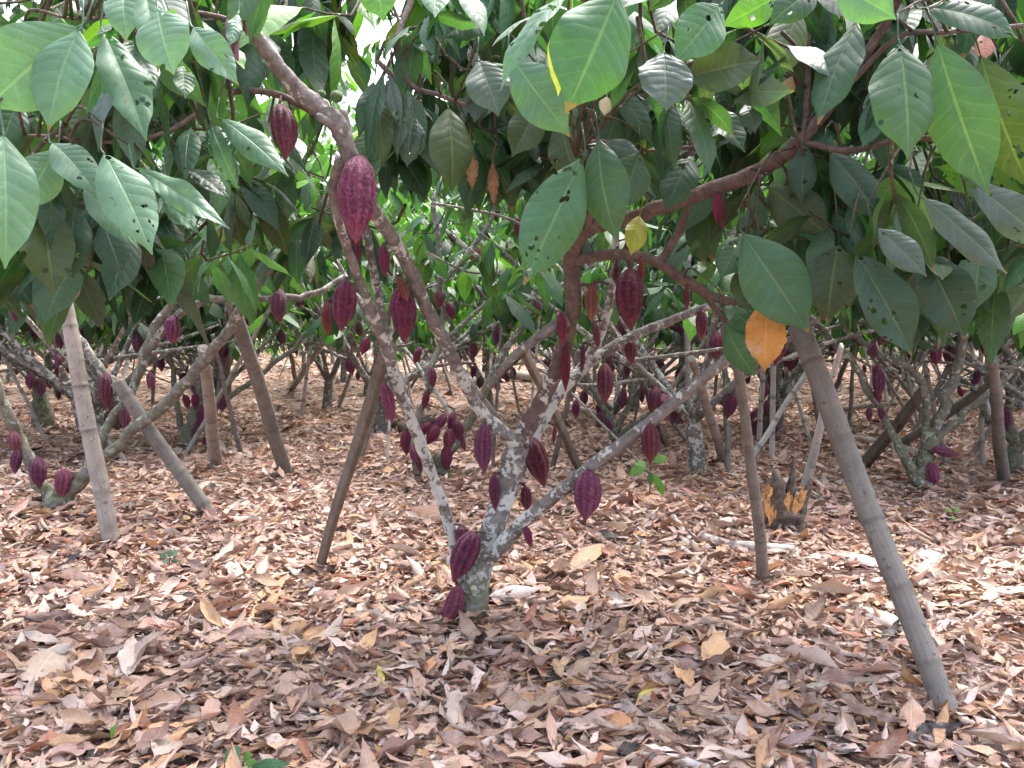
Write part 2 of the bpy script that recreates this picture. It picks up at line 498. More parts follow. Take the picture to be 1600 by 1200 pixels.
def add_tube(geo, path, segs=12, rough=0.0, col=(0, 0, 0), cols=None, flat=1.0, cap=True, seed=0, dome=0.25, square=False):
    p = np.array(path, float); n = len(p)
    T = unit(np.gradient(p[:, :3], axis=0))
    a = np.array([0.0, 0.0, 1.0]) if abs(T[0][2]) < 0.9 else np.array([1.0, 0.0, 0.0])
    A = np.zeros((n, 3)); cur = a
    for i in range(n):
        cur = cur - T[i] * np.dot(cur, T[i]); cur = cur / np.linalg.norm(cur); A[i] = cur
    Bv = np.cross(T, A)
    th = np.linspace(0, 2 * np.pi, segs, endpoint=False)
    g = np.random.default_rng(seed + n * 7)
    r = p[:, 3][:, None] * np.ones(segs)
    if square: r = r * np.minimum(1 / np.maximum(np.abs(np.cos(th)), np.abs(np.sin(th))), 1.34)
    if rough > 0:
        nz = g.normal(0, 1, (n, segs)); nz = (nz + np.roll(nz, 1, 1) + np.roll(nz, -1, 1)) / 2.2
        lump = g.normal(0, 1, n + 2); lump = np.convolve(lump, [.25, .5, .25], 'valid')
        r = r * (1 + rough * 0.5 * nz + rough * lump[:, None])
    V = p[:, None, :3] + (np.cos(th)[None, :, None] * A[:, None] + flat * np.sin(th)[None, :, None] * Bv[:, None]) * r[..., None]
    i, j = np.meshgrid(np.arange(n - 1), np.arange(segs), indexing='ij')
    q = (i * segs + j).ravel(); q2 = (i * segs + (j + 1) % segs).ravel()
    f = np.stack([q, q2, q2 + segs, q + segs], 1)
    V = V.reshape(-1, 3)
    L = np.concatenate([[0], np.cumsum(np.linalg.norm(np.diff(p[:, :3], axis=0), axis=1))])
    uv = np.stack(np.broadcast_arrays((th / 6.283)[None], L[:, None]), -1).reshape(-1, 2)
    C = (np.array(cols)[:, None] * np.ones((1, segs, 1))).reshape(-1, 3) if cols is not None else np.tile(np.array(col, float), (len(V), 1))
    if cap:
        for e, sgn in ((0, -1), (n - 1, 1)):
            c0 = len(V)
            ring = V[e * segs:(e + 1) * segs]
            cen = p[e, :3]
            inner = cen + (ring - cen) * 0.04 + T[e] * sgn * p[e, 3] * dome
            V = np.vstack([V, inner])
            uv = np.vstack([uv, uv[e * segs:(e + 1) * segs]])
            C = np.vstack([C, C[e * segs:(e + 1) * segs]])
            jj = np.arange(segs); j2 = (jj + 1) % segs
            if sgn > 0: ff = np.stack([e * segs + jj, e * segs + j2, c0 + j2, c0 + jj], 1)
            else: ff = np.stack([e * segs + j2, e * segs + jj, c0 + jj, c0 + j2], 1)
            f = np.vstack([f, ff, ])
    geo.add(V, f, uv, C)

def pix_path(rows, sub=5, wob=0.006, seed=1):
    """rows of (px, py, depth, radius) -> smooth world path with a little natural wobble"""
    pts = [(*P(x, y, d), r) for x, y, d, r in rows]
    s = smooth_path(pts, sub)
    g = np.random.default_rng(seed + int(rows[0][0]) * 3 + int(rows[-1][1]))
    s[1:-1, :3] += g.normal(0, wob, (len(s) - 2, 3)) * np.minimum(1, s[1:-1, 3:4] / 0.02)
    return s

# pod meshes, one unit long, hanging down -Z
def pod_mesh(name, mat, nl=84, nt=120, fat=0.42, tip=0.5, wart=1.0, seed=0, ridges=10):
    g = np.random.default_rng(seed)
    t = np.linspace(0, 1, nl + 1)
    r = np.power(np.sin(np.pi * np.power(t, 0.80)), 0.62)
    r *= 1 - tip * np.clip((t - 0.68) / 0.32, 0, 1) ** 1.3
    r = np.maximum(r, 0.0) * fat * 1.14 / 2
    r[0] = 0.035; r[1] = max(r[1], 0.05); r[-1] = 0.004
    th = np.linspace(0, 2 * np.pi, nt, endpoint=False)
    ph = th * ridges + 0.12 * np.sin(t[:, None] * 5 + seed)
    ridge = 0.5 + 0.5 * np.cos(ph)
    ridge = 0.65 * ridge + 0.35 * (0.5 + 0.5 * np.cos(ph * 0.5)) ** 2
    amp = 0.175 * np.sin(np.pi * np.clip(t * 1.02, 0, 1))[:, None] ** 0.5
    R = r[:, None] * (1 - amp * (1 - ridge))
    nz = g.normal(0, 1, (nl + 1, nt))
    spec = nz
    if nl > 50:
        for ax in (0, 1, 1): nz = np.roll(nz, 1, ax) * .5 + nz + np.roll(nz, -1, ax) * .5
        nz = nz / nz.std() * 1.35
        nz = np.sign(nz) * np.abs(nz) ** 0.8
    else:
        nz = (nz + np.roll(nz, 1, 1) * 0.6 + np.roll(nz, 1, 0) * 0.6)
    R = R * (1 + (0.015 if nl > 50 else 0.014) * wart * nz * np.sin(np.pi * t)[:, None])
    bend = 0.03 * np.sin(np.pi * t) * math.cos(seed)
    V = np.stack([R * np.cos(th) + bend[:, None], R * np.sin(th), -t[:, None] * np.ones(nt)], -1)
    i, j = np.meshgrid(np.arange(nl), np.arange(nt), indexing='ij')
    q = (i * nt + j).ravel(); q2 = (i * nt + (j + 1) % nt).ravel()
    f = np.stack([q, q + nt, q2 + nt, q2], 1)
    uv = np.stack(np.broadcast_arrays((th / 6.283)[None], t[:, None]), -1)
    gz = np.clip(.5 + nz * .27, 0, 1) * np.ones_like(ridge)
    C = np.stack([ridge, gz, ridge], -1)
    geo = Geo(); geo.add(V.reshape(-1, 3), f, uv.reshape(-1, 2), C.reshape(-1, 3))
    return geo.mesh(name, mat)

PODS = [pod_mesh('pod', M_POD, seed=s, fat=ft, tip=tp) for s, ft, tp in ((0, 0.44, 0.45), (1, 0.40, 0.6), (2, 0.47, 0.5), (3, 0.37, 0.55))]
POD_Y = [pod_mesh('young_pod', M_POD_YOUNG, 30, 40, seed=s, fat=ft, tip=0.5, wart=0.6) for s, ft in ((4, 0.30), (5, 0.25))]
POD_O = [pod_mesh('orange_pod', M_POD_ORANGE, 30, 40, seed=6, fat=0.40, tip=0.5)]
PODS_LOW = [pod_mesh('pod', M_POD, 14, 20, seed=s, fat=ft, tip=0.5) for s, ft in ((0, 0.44), (1, 0.38), (2, 0.48))]

# ------------------------------------------------------------------ the ground
def build_ground():
    geo = Geo()
    ys = np.concatenate([np.linspace(-12, 12, 97), np.linspace(12.6, 45, 50), np.array([60, 90, 150, 300, 600])])
    xs = np.concatenate([[-400, -150, -60], np.linspace(-30, 30, 181), [60, 150, 400]])
    X, Y = np.meshgrid(xs, ys)
    fade = np.clip((60 - np.hypot(X, Y)) / 30, 0, 1)
    Z = hgt(X, Y) * fade
    V = np.stack([X, Y, Z], -1).reshape(-1, 3)
    nx = len(xs)
    i, j = np.meshgrid(np.arange(len(ys) - 1), np.arange(nx - 1), indexing='ij')
    q = (i * nx + j).ravel()
    geo.add(V, np.stack([q, q + 1, q + nx + 1, q + nx], 1))
    o = geo.build('ground', M_GROUND)
    o['kind'] = 'structure'
build_ground()

# ------------------------------------------------------------------ fallen leaves
DRY_KINDS = [  # name for labels, base colour, weight
    ('tan', (0.40, 0.295, 0.235), 0.27), ('pinkish brown', (0.40, 0.285, 0.255), 0.22), ('dark brown', (0.19, 0.125, 0.105), 0.13),
    ('pale grey', (0.47, 0.40, 0.375), 0.21), ('ochre', (0.45, 0.30, 0.18), 0.07), ('reddish', (0.30, 0.15, 0.10), 0.06),
    ('bleached', (0.50, 0.445, 0.42), 0.025), ('blackened', (0.035, 0.032, 0.036), 0.02)]
DRY_COL = np.array([c for _, c, _ in DRY_KINDS]); DRY_W = np.array([w for *_, w in DRY_KINDS]); DRY_W /= DRY_W.sum()

def litter_set(y0, y1, dens, side, g):
    wmax = 1.16 * y1 + 2 * side
    n = int(dens * (y1 - y0) * wmax)
    y = g.uniform(y0, y1, n); x = g.uniform(-wmax / 2, wmax / 2, n)
    keep = np.abs(x) < 0.58 * np.abs(y) + side
    x, y = x[keep], y[keep]; n = len(x)
    kind = g.choice(len(DRY_KINDS), n, p=DRY_W)
    swap = (kind == 1) & (g.random(n) < np.clip((3.6 - y) / 1.6, 0, .8)); kind[swap] = g.choice([0, 4, 3], swap.sum(), p=[.6, .25, .15])
    swap = (kind == 0) & (g.random(n) < np.clip((y - 3.6) / 2.0, 0, .6)); kind[swap] = 1
    c = np.array([1.25, 1.15, 1.07]) * DRY_COL[kind] * g.uniform(0.72, 1.32, (n, 1)) * (1 + g.normal(0, 0.022, (n, 3)))
    L = np.clip(g.lognormal(math.log(0.101), 0.40, n), 0.03, 0.22)
    az = g.uniform(0, 2 * np.pi, n)
    tilt = g.normal(0.02, 0.09, n)
    D = np.stack([np.cos(az) * np.cos(tilt), np.sin(az) * np.cos(tilt), np.sin(tilt)], 1)
    N = np.stack([g.normal(0, 0.19, n), g.normal(0, 0.19, n), np.ones(n)], 1)
    B = np.stack([x, y, hgt(x, y) + 0.006 + 0.034 * g.random(n) ** 1.4], 1)
    B -= D * (L / 2)[:, None] * np.array([1, 1, 0.6])
    B[:, 2] = np.maximum(B[:, 2], hgt(x, y) + 0.004)
    return dict(B=B, D=D, N=N, L=L, W=L * g.uniform(0.25, 0.47, n), k=g.normal(0.3, 0.55, n), col=c, kind=kind,
                fold=g.normal(0.12, 0.25, n), arc=g.normal(0.4, 1.1, n), twist=g.normal(0, .65, n))

def litter_add(geo, s, idx, nr, nc, g, rag=0.36, wave=0.055):
    add_leaves(geo, s['B'][idx], s['D'][idx], s['N'][idx], s['L'][idx], s['W'][idx], s['k'][idx], s['col'][idx], nr, nc,
               s['fold'][idx], s['arc'][idx], s['twist'][idx], rag, wave, 0.05, g)

def build_litter():
    g = np.random.default_rng(5)
    geo = Geo()
    near = litter_set(0.9, 5.2, 1150, 1.1, g)
    # keep the bare soil ring round the main trunk open
    bx, by = G(735, 968)[:2]
    r = np.hypot(near['B'][:, 0] - bx, near['B'][:, 1] - by)
    ok = (r > 0.18) | (g.random(len(r)) < 0.35)
    for q in near: near[q] = near[q][ok]
    # the largest to the eye become objects of their own
    cen = near['B'] + near['D'] * near['L'][:, None] * 0.5
    px = 800 + F_PX * cen[:, 0] / cen[:, 1]
    d = cen[:, 1]
    pyy = 600 - F_PX * (((cen[:, 2] - CAM.z) * CA + d * SA) / (d * CA - (cen[:, 2] - CAM.z) * SA))
    inside = (px > 20) & (px < 1580) & (pyy > 650) & (pyy < 1185)
    score = near['L'] * near['W'] / d ** 2 * inside * (0.4 + near['B'][:, 2] * 14)
    top = np.argsort(-score)[:230]
    rest = np.setdiff1d(np.arange(len(d)), top)
    litter_add(geo, near, rest, 6, 4, g)
    crumb = litter_set(0.9, 8.0, 800, .9, g)
    crumb['L'] *= .42; crumb['W'] *= .6; crumb['B'][:, 2] -= .008; crumb['B'][:, 2] = np.maximum(crumb['B'][:, 2], hgt(crumb['B'][:, 0], crumb['B'][:, 1]) + .003)
    litter_add(geo, crumb, np.arange(len(crumb['L'])), 3, 2, g, .5)
    mid = litter_set(5.2, 11, 420, 1.5, g)
    litter_add(geo, mid, np.arange(len(mid['L'])), 5, 2, g)
    far = litter_set(11, 32, 95, 2.0, g)
    far['L'] *= 1.25; far['W'] *= 1.3
    litter_add(geo, far, np.arange(len(far['L'])), 3, 2, g)
    # leaves drifted against the feet of the trunk and the poles
    for fx, fy, cnt in ((740, 975, 34), (1488, 1125, 46), (177, 852, 40), (330, 806, 30), (447, 742, 26), (340, 732, 24), (497, 892, 30), (1190, 908, 30), (88, 812, 30), (1222, 838, 36), (1258, 764, 20), (1438, 772, 26)):
        q = G(fx, fy)
        s = litter_set(1.0, 1.9, 900, .4, g)
        for kk in s: s[kk] = s[kk][:cnt]
        a = g.uniform(0, 6.28, cnt); r = .035 + .11 * g.random(cnt)
        cx, cy_ = q.x + r * np.cos(a), q.y + r * np.sin(a)
        s['D'][:, 2] += .25 - r * 1.5; s['L'] *= .9
        s['B'] = np.stack([cx, cy_, .012 + np.maximum(0, .055 - .35 * r) + hgt(cx, cy_)], 1) - s['D'] * (s['L'] / 2)[:, None]
        s['B'][:, 2] = np.maximum(s['B'][:, 2], .004 + hgt(s['B'][:, 0], s['B'][:, 1]))
        litter_add(geo, s, np.arange(cnt), 8, 4, g)
    back = litter_set(-2.5, 0.9, 260, 3.0, g)
    litter_add(geo, back, np.arange(len(back['L'])), 4, 2, g)
    o = geo.build('leaf_litter', M_DRY)
    tag(o, 'brown and grey dry leaves carpeting the whole plantation floor', 'leaf litter', kind='stuff')
    words = ['tan', 'pinkish brown', 'dark brown', 'pale grey', 'ochre yellow', 'reddish brown', 'bleached whitish', 'blackened']
    for i in top:
        gg = Geo()
        near['B'][i][2] += 0.006
        litter_add(gg, near, np.array([i]), 12, 6, g, 0.32, 0.055)
        o = gg.build('fallen_leaf', M_DRY, origin=near['B'][i])
        w = words[near['kind'][i]]
        side = 'left' if px[i] < 533 else 'middle' if px[i] < 1066 else 'right'
        dep = 'foreground' if pyy[i] > 960 else 'litter around the trunk'
        lab = f'{w} dry leaf lying loose in the {dep}, {side} of the photo'
        tag(o, lab, 'fallen leaf', lab.replace('leaf', 'leaves', 1))
build_litter()

# ------------------------------------------------------------------ pods and leaves placed on trees
class Tree:
    """a thing whose limbs are sampled so that pods can hang from the nearest one"""
    def __init__(self, name, base, label, cat='tree', group=None):
        self.root = thing(name, base, label, cat, group)
        self.samples = []
        self.moss_h = 0.35
        self.npods = 0
    def limb(self, name, path, mat=None, lichen=0.5, moss=0.0, segs=12, rough=0.05, label=None, seed=0):
        geo = Geo()
        z = path[:, 2]
        L = np.broadcast_to(np.asarray(lichen, float), (len(path),)) if np.isscalar(lichen) else np.interp(np.linspace(0, 1, len(path)), np.linspace(0, 1, len(lichen)), lichen)
        ms = np.clip(moss * (1 - z / self.moss_h), 0, 1)
        cols = np.stack([L, ms, 0 * L], 1)
        add_tube(geo, path, segs, rough, cols=cols, seed=seed)
        o = geo.build(name, mat or M_BARK, self.root)
        if label: o['label'] = label
        self.samples.append(path)
        return o
    def pod(self, px, py, lpx, lean=0, kind='ripe', wide=1.0, depth=None, label=None, stalk=True, low=False):
        """px, py = middle of the pod in the photo, lpx its length, lean = degrees the tip swings to the right"""
        a = math.radians(lean)
        tx, ty = px - math.sin(a) * lpx / 2, py - math.cos(a) * lpx / 2
        allp = np.vstack(self.samples)
        pj = np.array([to_px(q[:3]) for q in allp])
        dist = np.hypot(pj[:, 0] - tx, pj[:, 1] - ty)
        k = int(np.argmin(dist))
        anchor = allp[k]
        Y = depth if depth is not None else anchor[1] - anchor[3] * 0.6 - 0.25 * lpx * anchor[1] / F_PX * 0.42
        A = P(tx, ty, Y); Bp = P(px + math.sin(a) * lpx / 2, py + math.cos(a) * lpx / 2, Y - rnd.uniform(-0.01, 0.02))
        length = (Bp - A).length
        meshes = {'ripe': PODS_LOW if low else PODS, 'young': POD_Y, 'orange': POD_O}[kind]
        self.npods += 1
        me = meshes[(self.npods + int(px)) % len(meshes)]
        o = bpy.data.objects.new('pod', me)
        o.location = A - self.root.location
        q = (Bp - A).normalized().to_track_quat('-Z', 'Y')
        o.rotation_mode = 'QUATERNION'
        o.rotation_quaternion = q @ Quaternion((0, 0, 1), rnd.uniform(0, 6.28))
        wide *= rnd.uniform(.92, 1.08); o.scale = (length * wide, length * wide * rnd.uniform(.93, 1.05), length)
        COL.objects.link(o); o.parent = self.root
        if label: o['label'] = label
        if stalk:
            an = Vector(anchor[:3])
            if (an - A).length < 0.22:
                gg = Geo()
                inv = (Matrix.Translation(A) @ o.rotation_quaternion.to_matrix().to_4x4() @ Matrix.Diagonal((*o.scale, 1))).inverted()
                mid = (A * 0.5 + an * 0.5) + Vector((0, 0, 0.006))
                pts = smooth_path([(*A, 0.005), (*mid, 0.004), (*an, 0.006)], 3)
                loc = np.array([[*(inv @ Vector(p[:3])), p[3] / (length * wide)] for p in pts])
                add_tube(gg, loc, 7, col=(0.1, 0, 0))
                st = bpy.data.objects.new('stalk', gg.mesh('stalk', M_BARK_NEW))
                COL.objects.link(st); st.parent = o
        return o

LEAFC = {  # pale has the frontal light on the leaves put into its colour
    'pale': (0.092, 0.180, 0.120), 'teal': (0.066, 0.145, 0.090), 'green': (0.045, 0.118, 0.056), 'mid': (0.036, 0.088, 0.040),
    'dark': (0.022, 0.058, 0.032), 'grey': (0.055, 0.085, 0.070), 'olive': (0.042, 0.068, 0.022), 'bright': (0.085, 0.210, 0.035),
    'yellow': (0.36, 0.36, 0.06), 'orange': (0.56, 0.25, 0.035), 'brown': (0.30, 0.15, 0.06), 'pink': (0.50, 0.20, 0.16), 'cream': (0.55, 0.46, 0.26)}

def leaf_obj(tree, row):
    """row: base px, py, tip px, py, width px, depth, colour, [tip depth shift, turn, bend, material, label]"""
    bx, by, tx, ty, w, Y, cname = row[:7]
    ex = row[7] if len(row) > 7 else {}
    dY = ex.get('dy', -0.05); turn = math.radians(ex.get('turn', 0) + rnd.uniform(-14, 14)); k = ex.get('bend', rnd.uniform(0.3, 0.85))
    Bp, T = P(bx, by, Y), P(tx, ty, Y + dY)
    ch = T - Bp
    view = (CAM - (Bp + T) / 2).normalized()
    n = view + Vector((0, 0, ex.get('up', 0.45)))
    c = ch.normalized()
    n = (n - c * n.dot(c)).normalized()
    n = Quaternion(c, turn) @ n
    d = Quaternion(n.cross(c).normalized(), -k / 2) @ c if k else c
    if (d - c).dot(n) < 0:
        d = Quaternion(n.cross(c).normalized(), k / 2) @ c
    n2 = (n - d * n.dot(d)).normalized()
    L = ch.length * (k / 2) / math.sin(k / 2) if k else ch.length
    W = w * (Y + dY / 2) / F_PX / max(0.45, math.cos(turn))
    geo = Geo()
    base = np.array(LEAFC[cname]) * rnd.uniform(0.9, 1.1)
    add_leaves(geo, [tuple(Bp)], [tuple(d)], [tuple(n2)], L, W, k, base, 26, 14, ex.get('fold', rnd.uniform(0.12, 0.42)), ex.get('arc', rnd.uniform(0.3, 1.0)),
               ex.get('twist', rnd.uniform(-0.4, 0.4)), ex.get('rag', 0.0), ex.get('wave', rnd.uniform(.018, .042)), 0.04)
    # leaf stalk reaching back to the twig
    up = Vector((rnd.uniform(-0.3, 0.3), 0.25, 1.0)).normalized()
    e = Bp - d * 0.02 + up * 0.045
    add_tube(geo, smooth_path([(*(Bp + d * L * 0.05), 0.0016), (*(Bp - d * 0.01), 0.0018), (*e, 0.0022)], 3), 6, col=base * 0.8)
    mat = ex.get('mat') or (M_LEAF_HOLE if rnd.random() < .42 else M_LEAF)
    o = geo.build('leaf', mat, tree.root, origin=Bp)
    if 'label' in ex: o['label'] = ex['label']
    return e

def clusters(geo, tw, centres, g, size=0.24, per=7, palette=None, nr=7, nc=4, twig=True, droop=0.8, out=None):
    """sprays of drooping leaves on short twigs"""
    C = np.atleast_2d(centres); n = len(C)
    B, D, N, Lf, cc = [], [], [], [], []
    pal = palette or [('mid', .4), ('dark', .25), ('green', .2), ('olive', .15)]
    pc = np.array([LEAFC[a] for a, _ in pal]); pw = np.array([b for _, b in pal]); pw = pw / pw.sum()
    for i in range(n):
        a0 = g.uniform(0, 6.28)
        tdir = np.array([math.cos(a0), math.sin(a0), g.uniform(-0.5, 0.5)]) if out is None else out[i] + g.normal(0, .35, 3)
        tdir = tdir / np.linalg.norm(tdir)
        ln = g.uniform(0.12, 0.30) * size / 0.24
        start = C[i] - tdir * ln
        if twig:
            up = start + np.array([g.normal(0, .06), g.normal(0, .06), g.uniform(0.05, 0.22)])
            add_tube(tw, smooth_path([(*up, 0.006), (*start, 0.005), (*C[i], 0.0025)], 2), 5, col=(0.25, 0, 0), cap=False)
        m = max(3, int(g.normal(per, 1.5)))
        bc = pc[g.choice(len(pc), p=pw)]
        for q in range(m):
            f = (q + 0.4) / m
            a = q * 2.4 + a0
            side = np.array([math.cos(a), math.sin(a), 0.25 * math.sin(a * 1.7)])
            d = tdir * (0.25 + 0.5 * f) + side * 0.8 + np.array([0, 0, -droop * g.uniform(0.3, 1.5)])
            B.append(start + (C[i] - start) * f); D.append(d)
            N.append(np.array([g.normal(0, .35), g.normal(0, .35), 1.0]) + side * 0.5)
            Lf.append(size * g.uniform(0.6, 1.25)); cc.append(bc * g.uniform(0.7, 1.3) * (1 + g.normal(0, .06, 3)))
    Lf = np.array(Lf); k = len(Lf)
    add_leaves(geo, np.array(B), np.array(D), np.array(N), Lf, Lf * g.uniform(0.30, 0.42, k) * (1.12 if nr < 6 else 1), g.uniform(0.1, 0.9, k), np.array(cc),
               nr, nc, g.uniform(0.05, 0.3, k), g.uniform(0.1, 0.8, k), g.normal(0, 0.25, k), 0.0, 0.018, 0.06, g)

# ------------------------------------------------------------------ the main tree
main = Tree('cocoa_tree', G(740, 972), 'large lichen-spotted cocoa tree forking low in the centre, hung with dark red pods', 'cocoa tree')
mt = main
trunk = pix_path([(738, 985, 3.25, .066), (740, 960, 3.25, .056), (744, 905, 3.26, .052), (762, 850, 3.28, .047), (785, 780, 3.30, .045), (803, 715, 3.30, .044), (812, 680, 3.30, .042)], 6, .002)
mt.limb('trunk', trunk, lichen=[0.25, 0.30, 0.72, 0.85, 0.75, 0.55, 0.35], moss=1.3, segs=20, rough=0.035)
def br(rows, lichen, mat=None, segs=14, rough=.035, name='branch', **kw):
    return mt.limb(name, pix_path([(x, y, d, r * .9) for x, y, d, r in rows], 6, .0015), mat, lichen, 0.0, segs, rough, **kw)
# dark central limb rising to the thick brown elbow
br([(806, 705, 3.30, .038), (830, 655, 3.29, .037), (855, 610, 3.25, .034), (876, 560, 3.20, .031), (888, 510, 3.15, .031), (896, 470, 3.1, .032), (893, 410, 3.05, .032), (905, 370, 3.0, .032), (935, 350, 2.95, .030), (975, 345, 2.9, .028),
    (1050, 317, 2.8, .027), (1130, 290, 2.7, .026), (1195, 262, 2.6, .025), (1252, 222, 2.5, .023)], [0.6, .75, .6, .25, .15, .1, .1, .1, .15, .15, .2, .2, .2], M_BARK_NEW)
br([(1245, 228, 2.5, .021), (1290, 175, 2.46, .017), (1335, 110, 2.4, .015), (1385, 35, 2.35, .013), (1420, -40, 2.3, .011)], .05, M_BARK_NEW)
br([(1258, 218, 2.5, .012), (1263, 120, 2.5, .010), (1262, -30, 2.5, .009)], .05, M_BARK_NEW)
br([(898, 408, 3.04, .024), (950, 398, 3.0, .020), (1010, 404, 2.98, .021), (1060, 430, 2.98, .021), (1110, 462, 3.0, .019), (1150, 474, 3.0, .015)], .05, M_BARK_NEW)
br([(1030, 412, 2.98, .017), (1056, 370, 2.95, .015), (1074, 320, 2.9, .012), (1080, 220, 2.85, .009), (1072, 130, 2.8, .007)], .05, M_BARK_NEW)
br([(918, 352, 2.95, .016), (925, 330, 2.92, .012), (930, 315, 2.9, .009)], 0, M_BARK_NEW, name='stub')
br([(912, 365, 2.96, .008), (900, 345, 2.94, .006), (890, 318, 2.92, .004)], 0, M_BARK_NEW, name='stub')
br([(893, 392, 3.03, .018), (884, 382, 3.0, .014)], 0, M_BARK_NEW, name='stub')
br([(887, 500, 3.1, .026), (850, 520, 3.1, .020), (800, 560, 3.15, .016), (760, 610, 3.3, .013), (735, 650, 3.45, .011)], .35)
# pale lichened limb behind the trunk, running up and right
br([(752, 890, 3.33, .030), (785, 800, 3.42, .031), (812, 730, 3.5, .032), (845, 660, 3.55, .032), (885, 600, 3.6, .030), (930, 560, 3.65, .026), (985, 528, 3.7, .024), (1050, 500, 3.8, .021), (1120, 474, 3.9, .018)], [.9, .95, 1.0, 1.0, .95, .8, .6, .5, .45], seed=3)
br([(905, 582, 3.62, .024), (938, 525, 3.62, .020), (955, 460, 3.6, .018), (962, 380, 3.6, .016), (955, 300, 3.6, .013)], [.8, .9, .8, .8], seed=4)
# low right limb
br([(757, 880, 3.26, .034), (785, 850, 3.22, .033), (830, 805, 3.15, .028), (880, 765, 3.08, .026), (935, 720, 3.0, .024), (1000, 672, 2.95, .023), (1075, 612, 2.9, .022), (1150, 550, 2.85, .019)], [.9, .85, .75, .55, .5, .45, .4, .4], seed=5)
# left fork of the trunk running to the upper left
br([(812, 700, 3.29, .032), (790, 680, 3.25, .029), (750, 640, 3.2, .025), (722, 590, 3.12, .025), (700, 545, 3.05, .025), (672, 490, 2.95, .025), (645, 430, 2.85, .025), (612, 370, 2.72, .024), (585, 330, 2.62, .024), (560, 275, 2.5, .024), (543, 235, 2.45, .027),
    (528, 195, 2.42, .030), (495, 165, 2.40, .029), (455, 130, 2.36, .026), (425, 90, 2.3, .022), (395, 50, 2.25, .020), (375, 20, 2.2, .018), (360, -30, 2.15, .016)], [.6, .8, .85, .65, .6, .6, .6, .5, .5, .45, .45, .6, .6, .6, .5, .4], seed=6)
br([(545, 240, 2.46, .020), (541, 205, 2.44, .018), (536, 172, 2.42, .013)], .2, name='stub')
br([(524, 200, 2.42, .016), (508, 188, 2.38, .012), (496, 180, 2.36, .008)], .1, name='stub')
# long thin left limb down to the ground
br([(705, 880, 3.35, .026), (712, 862, 3.33, .025), (700, 815, 3.3, .024), (680, 755, 3.25, .023), (655, 690, 3.15, .023), (630, 625, 3.05, .022), (612, 570, 2.95, .022), (590, 505, 2.85, .019), (562, 440, 2.75, .017), (535, 365, 2.62, .015), (520, 300, 2.53, .015), (533, 248, 2.46, .018)], [.7, .9, .85, .8, 1.0, .95, .7, .55, .5, .4, .35], seed=7)
br([(740, 925, 3.28, .032), (722, 895, 3.32, .030), (708, 868, 3.34, .026)], [.4, .8], name='branch')
br([(613, 560, 2.96, .019), (600, 505, 2.98, .016), (588, 445, 2.95, .015), (578, 390, 2.9, .014), (570, 340, 2.85, .012), (562, 290, 2.7, .012)], [.85, .6, .8, .5, .2], seed=8)
# limb that leaves the upper-left branch to the left, and the twigs carrying the near leaves
br([(520, 195, 2.42, .011), (440, 150, 2.42, .010), (360, 145, 2.42, .010), (290, 190, 2.35, .008), (235, 214, 2.25, .006), (150, 222, 2.1, .005), (60, 212, 2.0, .004), (-80, 220, 1.95, .004)], .1, M_BARK_NEW)
br([(388, 45, 2.24, .009), (320, 22, 2.2, .007), (220, 20, 2.1, .005), (125, 30, 1.95, .004), (60, 16, 1.9, .003)], .1, M_BARK_NEW)
br([(1105, 465, 3.0, .012), (1130, 500, 2.98, .010), (1138, 520, 2.96, .007)], .1, M_BARK_NEW)
br([(1150, 474, 3.0, .010), (1200, 420, 2.9, .007), (1300, 390, 2.7, .005), (1380, 345, 2.6, .005), (1440, 285, 2.5, .004)], .3, M_BARK_NEW, segs=8)
br([(1252, 222, 2.5, .012), (1330, 235, 2.4, .010), (1420, 215, 2.3, .009), (1520, 225, 2.2, .008), (1640, 215, 2.1, .008)], .1, M_BARK_NEW, segs=8)
br([(1310, 150, 2.43, .010), (1400, 60, 2.3, .008), (1480, 50, 2.2, .007), (1600, 40, 2.1, .006)], .1, M_BARK_NEW, segs=8)
br([(1080, 230, 2.85, .008), (1010, 235, 2.7, .006), (930, 220, 2.5, .006), (900, 245, 2.35, .005)], .1, M_BARK_NEW, segs=8)
br([(650, -20, 2.7, .010), (620, 70, 2.6, .010), (640, 130, 2.6, .009), (690, 150, 2.6, .007), (730, 165, 2.6, .006)], .2, M_BARK_NEW, segs=8)
br([(590, 95, 2.62, .008), (615, 125, 2.62, .010), (618, 170, 2.6, .008)], .1, M_BARK_NEW, segs=8)
# the round cut scar low on the trunk
gs = Geo()
cpos = P(740, 920, 3.195)
ring = [(*(cpos + Vector((0, 0.006, 0))), .013), (*(cpos + Vector((0, -0.004, 0))), .0125)]
add_tube(gs, ring, 14, 0.03, col=(0.2, 0.2, 0))
gs.build('cut_scar', M_CUT, mt.root)

